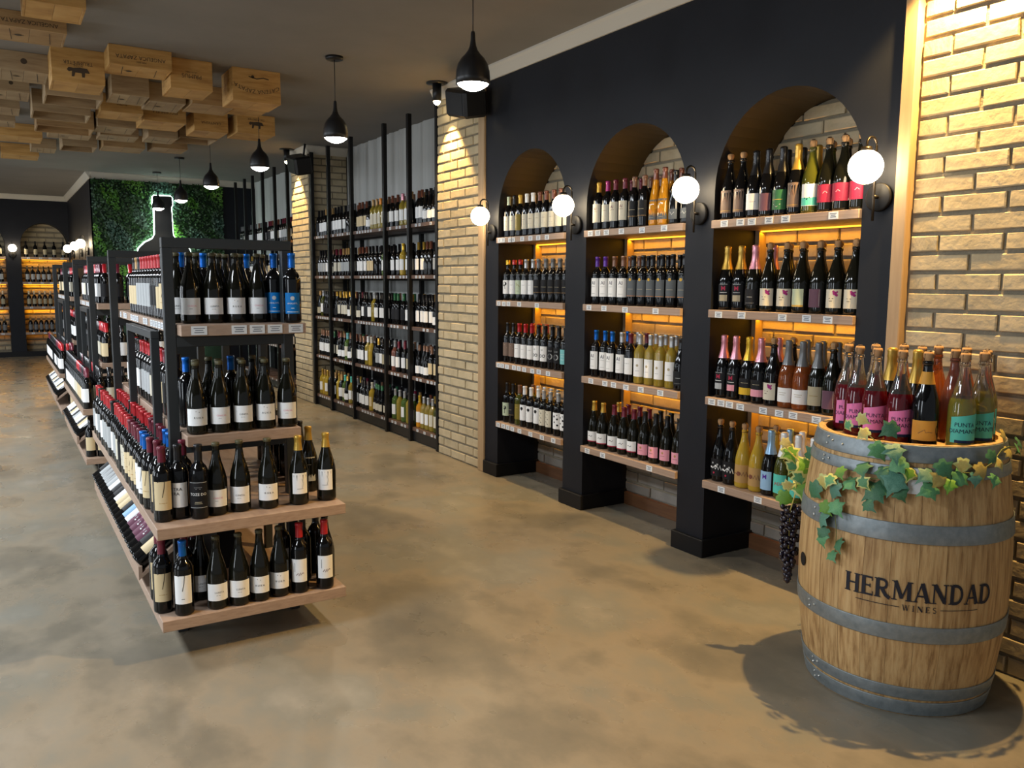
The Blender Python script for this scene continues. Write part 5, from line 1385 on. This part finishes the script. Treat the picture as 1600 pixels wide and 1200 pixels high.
bear = [('p', [(x, -y) for x, y in [(-.07, .0), (-.055, .03), (-.01, .034), (.03, .028), (.06, .03), (.072, .014), (.06, .0), (.04, .006), (.044, -.03), (.028, -.03), (.02, -.002), (-.02, -.004), (-.02, -.03), (-.038, -.03), (-.04, 0)]], 'black')]
bird = [('l', [(-.06, .0), (-.03, .014), (0, .004), (.03, .016), (.065, .004)], .009, 'black'), ('l', [(-.02, .0), (.0, .02), (.02, .0)], .007, 'black')]
CR = [
    (1.60, 1.96, 6.54, .34, 2.84, 0, False, [('CATENA ZAPATA', .043, .03, .03)], [('l', [(-.09, -.055), (-.05, -.062), (0, -.05), (.06, -.062)], .008, 'black'), ('c', .03, -.062, .012, 'black')], 'box crate nearest the pendant lamps, with arched lettering'),
    (1.16, 1.45, 6.51, .36, 2.87, 0, False, [('PRIMUS', .042, .0, 0), ('SALENTEIN', .016, -.02, 0)], None, 'tall crate with one short word, left of the arched lettering crate'),
    (.75, 1.15, 6.38, .33, 2.95, 0, False, [('ANGELICA ZAPATA', .036, -.004, 0), ('MALBEC', .018, .03, 0)], None, 'wide shallow crate with two lines, left of the one word crate'),
    (.42, .75, 6.65, .36, 2.85, 0, False, [('TRUMPETER', .034, -.028, 0), ('RUTINI', .018, -.004, 0)], [('p', [(x, y + .045) for x, y in bear[0][1]], 'black')], 'deep crate stamped with a running beast, third from right in front'),
    (.08, .47, 5.93, .36, 2.985, 2, False, [('ANGELICA ZAPATA', .034, .0, 0)], None, 'wide crate at upper left, dark stamp, paler underside'),
    (-.36, .04, 5.95, .36, 2.985, 2, False, None, None, 'wide plain crate at the upper left edge of the ceiling'),
    (.22, .52, 5.28, .34, 2.97, 0, False, None, None, 'crate cut by the top edge of the picture'),
    (-.16, .10, 5.30, .30, 2.93, 2, True, None, None, 'open crate with red interior at the top left corner'),
    (.86, 1.13, 7.25, .40, 2.925, 1, False, None, None, 'plain crate under the wide two line crate'),
    (2.06, 2.42, 8.29, .42, 2.90, 0, False, [('TRUMPETER', .03, -.055, 0)], [('p', [(x, y + .01) for x, y in bear[0][1]], 'black')], 'crate with beast stamp behind the nearest pendant pair'),
    (1.69, 2.00, 8.40, .40, 2.90, 0, False, [('GRAFFIGNA', .034, .0, 0)], None, 'crate with one word left of the rear beast stamp'),
    (1.24, 1.60, 8.30, .50, 2.93, 0, False, [('ESCORIHUELA', .034, -.02, 0)], None, 'long crate with faint word, middle of the crates'),
    (1.60, 1.97, 10.2, .40, 2.97, 2, False, None, None, 'shallow crate at the far right of the crates'),
    (1.10, 1.52, 10.2, .42, 2.94, 2, False, None, None, 'crate at far edge, centre right'),
    (.72, 1.06, 10.4, .45, 2.94, 1, True, None, None, 'open crate at far edge, centre'),
    (.16, .55, 11.6, .45, 2.95, 0, False, None, None, 'crate farthest back at left, above the dark wall'),
    (.12, .42, 6.95, .40, 2.95, 1, False, None, [('c', .0, .0, .02, 'black')], 'pale crate just behind upper left wide crate'),
    (-.20, .08, 7.0, .40, 2.95, 1, False, None, None, 'pale crate at left edge, second tier'),
    (.02, .33, 7.75, .38, 2.95, 1, False, None, [('c', -.03, .0, .015, 'black')], 'pale crate at left edge, third tier'),
    (.0, .28, 8.5, .38, 2.95, 1, False, None, None, 'pale crate at left edge, fourth tier'),
    (-.02, .26, 9.2, .38, 2.95, 1, False, None, None, 'pale crate at left edge, fifth tier'),
    (.42, .82, 7.45, .42, 2.90, 1, True, None, None, 'open crate in first L shape below the beast stamp'),
    (.36, .80, 8.2, .42, 2.90, 1, True, None, None, 'open crate in second L shape farther back'),
    (.42, .90, 9.0, .42, 2.91, 2, True, None, None, 'open crate with dark red interior and grey rim'),
    (.86, 1.20, 8.05, .40, 2.93, 0, False, [('RUTINI', .026, .0, 0)], None, 'crate stepping down right of the open L shapes'),
    (.92, 1.26, 8.9, .42, 2.94, 1, False, None, None, 'pale flat crate amid the rear crates'),
    (1.00, 1.36, 9.5, .38, 2.95, 1, False, None, [('l', [(-.05, 0), (.05, 0)], .01, 'black')], 'pale flat crate with dark mark amid the rear crates'),
    (.10, .52, 10.1, .45, 2.95, 0, False, None, None, 'honey crate in the rear left tier'),
    (.56, .95, 9.75, .40, 2.97, 1, False, None, None, 'thin pale crate behind the red lined one'),
    (.45, .70, 11.0, .42, 2.97, 1, False, None, None, 'small crate far back, left of centre'),
    (1.46, 1.80, 7.3, .42, 2.93, 2, False, None, None, 'plain crate behind the arched lettering crate'),
    (1.84, 2.12, 7.35, .42, 2.96, 0, False, None, None, 'plain crate half hidden right behind the lettering crate'),
    (1.15, 1.43, 7.4, .42, 2.93, 1, False, None, None, 'plain crate behind the one word crate'),
    (1.40, 1.68, 9.15, .42, 2.92, 1, False, None, None, 'pale crate under the faint word crate'),
    (1.72, 2.10, 9.3, .42, 2.965, 1, True, None, None, 'shallow open crate near the third pendant lamp'),
    (-.40, -.05, 7.9, .38, 2.94, 1, False, None, None, 'crate beyond left edge, third tier'),
    (-.35, .0, 10.3, .45, 2.95, 0, False, None, None, 'honey crate beyond the left edge, rear tier'),
    (-.55, -.25, 7.0, .40, 2.95, 1, False, None, None, 'crate beyond left edge, second tier'),
    (-.30, .10, 11.6, .45, 2.96, 0, False, None, None, 'crate beyond left edge, farthest tier'),
]
for c_ in CR:
    x0, x1, y0, dep, zb, kd, op, tx, ex, lb = c_
    red = 'red' in lb
    crate(x0, x1, y0, dep, zb, kd, op, tx, 0, lb, m_crate_dark if red else None, ex, under=(kd == 1 and not op) or 'wide' in lb)

# ------------------------------------------------------------------ leaf wall and bottle sign
GY = 13.995
gw = empty('living_wall', (2.26, GY, 0)); tag(gw, 'wall of dense green artificial foliage behind the bottle sign', 'plant wall')
b = MB(); b.box(-.95, .93, -.03, -.001, .0, CZ - .10, mat('leaf_wall_backing', (.006, .02, .008), .9)); b.obj('backing_panel', gw)
LM = [mat('wall_leaf_%d' % i, c, .5) for i, c in enumerate(((.010, .04, .008), (.016, .065, .01), (.05, .17, .012), (.028, .075, .05), (.10, .26, .025), (.06, .12, .075)))]
b = MB(); rl = random.Random(11)
patch = lambda x, z: math.sin(x * 5.1 + 1) * math.cos(z * 4.3) + .6 * math.sin(x * 11 + z * 7)
for k in range(9000):
    x = rl.uniform(-.95, .93); z = rl.uniform(.9, CZ - .1); p = patch(x, z); s = rl.uniform(.022, .05)
    mi = 3 if p > .8 else 5 if p > .55 else 4 if p < -.9 else 2 if p < -.5 else rl.choice((0, 1, 1))
    a = rl.uniform(0, 6.3); tl = rl.uniform(-.7, .7); t2 = rl.uniform(-.7, .3); y = -.03 - rl.uniform(0, .05)
    ux, uz = math.cos(a), math.sin(a); vs = []
    for (q, v) in ((-.5, 0), (0, -.32), (.55, 0), (0, .32)):
        lx = (q * ux - v * uz) * s; lz = (q * uz + v * ux) * s
        vs.append((x + lx, y + lx * tl + lz * t2, z + lz))
    b.add(vs, [(0, 1, 2, 3)], LM[mi])
o = b.obj('foliage', gw, False); o['kind'] = 'stuff'
sg = empty('bottle_sign', (2.28, GY - .12, 0)); tag(sg, 'tall dark bottle shaped sign with white glowing outline', 'sign')
half = [(0.0, 2.775), (.120, 2.775), (.140, 2.755), (.140, 2.64), (.122, 2.61), (.132, 2.19), (.17, 2.12), (.28, 2.06), (.37, 1.97), (.42, 1.80), (.42, .25), (.40, .2), (.0, .2)]
out = [(-x, z) for x, z in half[::-1]][:-1] + half
pts = [(x, z) for x, z in out]
b = MB(); n = len(half)
vs = [(x, y, z) for y in (-.02, .02) for x, z in half] + [(-x, y, z) for y in (-.02, .02) for x, z in half]
fs = []
for o_ in (0, 2 * n):
    for i in range(n - 1):
        fs.append((o_ + i, o_ + i + 1, o_ + n + i + 1, o_ + n + i))
for i in range(1, n - 2):
    for yo in (0, n):
        fs.append((yo + i, yo + i + 1, 2 * n + yo + i + 1, 2 * n + yo + i))
b.add(vs, fs, mat('sign_panel', (.012, .016, .02), .5)); b.obj('panel', sg, True)
m_neon = mat('sign_outline_lit', (.8, 1, .92), .4, emis=(.72, 1, .88), es=16)
b = MB(); loop = half[:-1] ; b.tube([(x, .026, z) for x, z in loop], .014, m_neon, 6); b.tube([(-x, .026, z) for x, z in loop], .014, m_neon, 6); b.obj('light_tube', sg)
for sx_ in (-1, 1):
    b = MB(); b.box(sx_ * .3 - .015, sx_ * .3 + .015, .02, .118, .0, .3, m_black_metal); b.obj('bracket', sg)
print('bottles', NB, 'stuff', len(FAR))
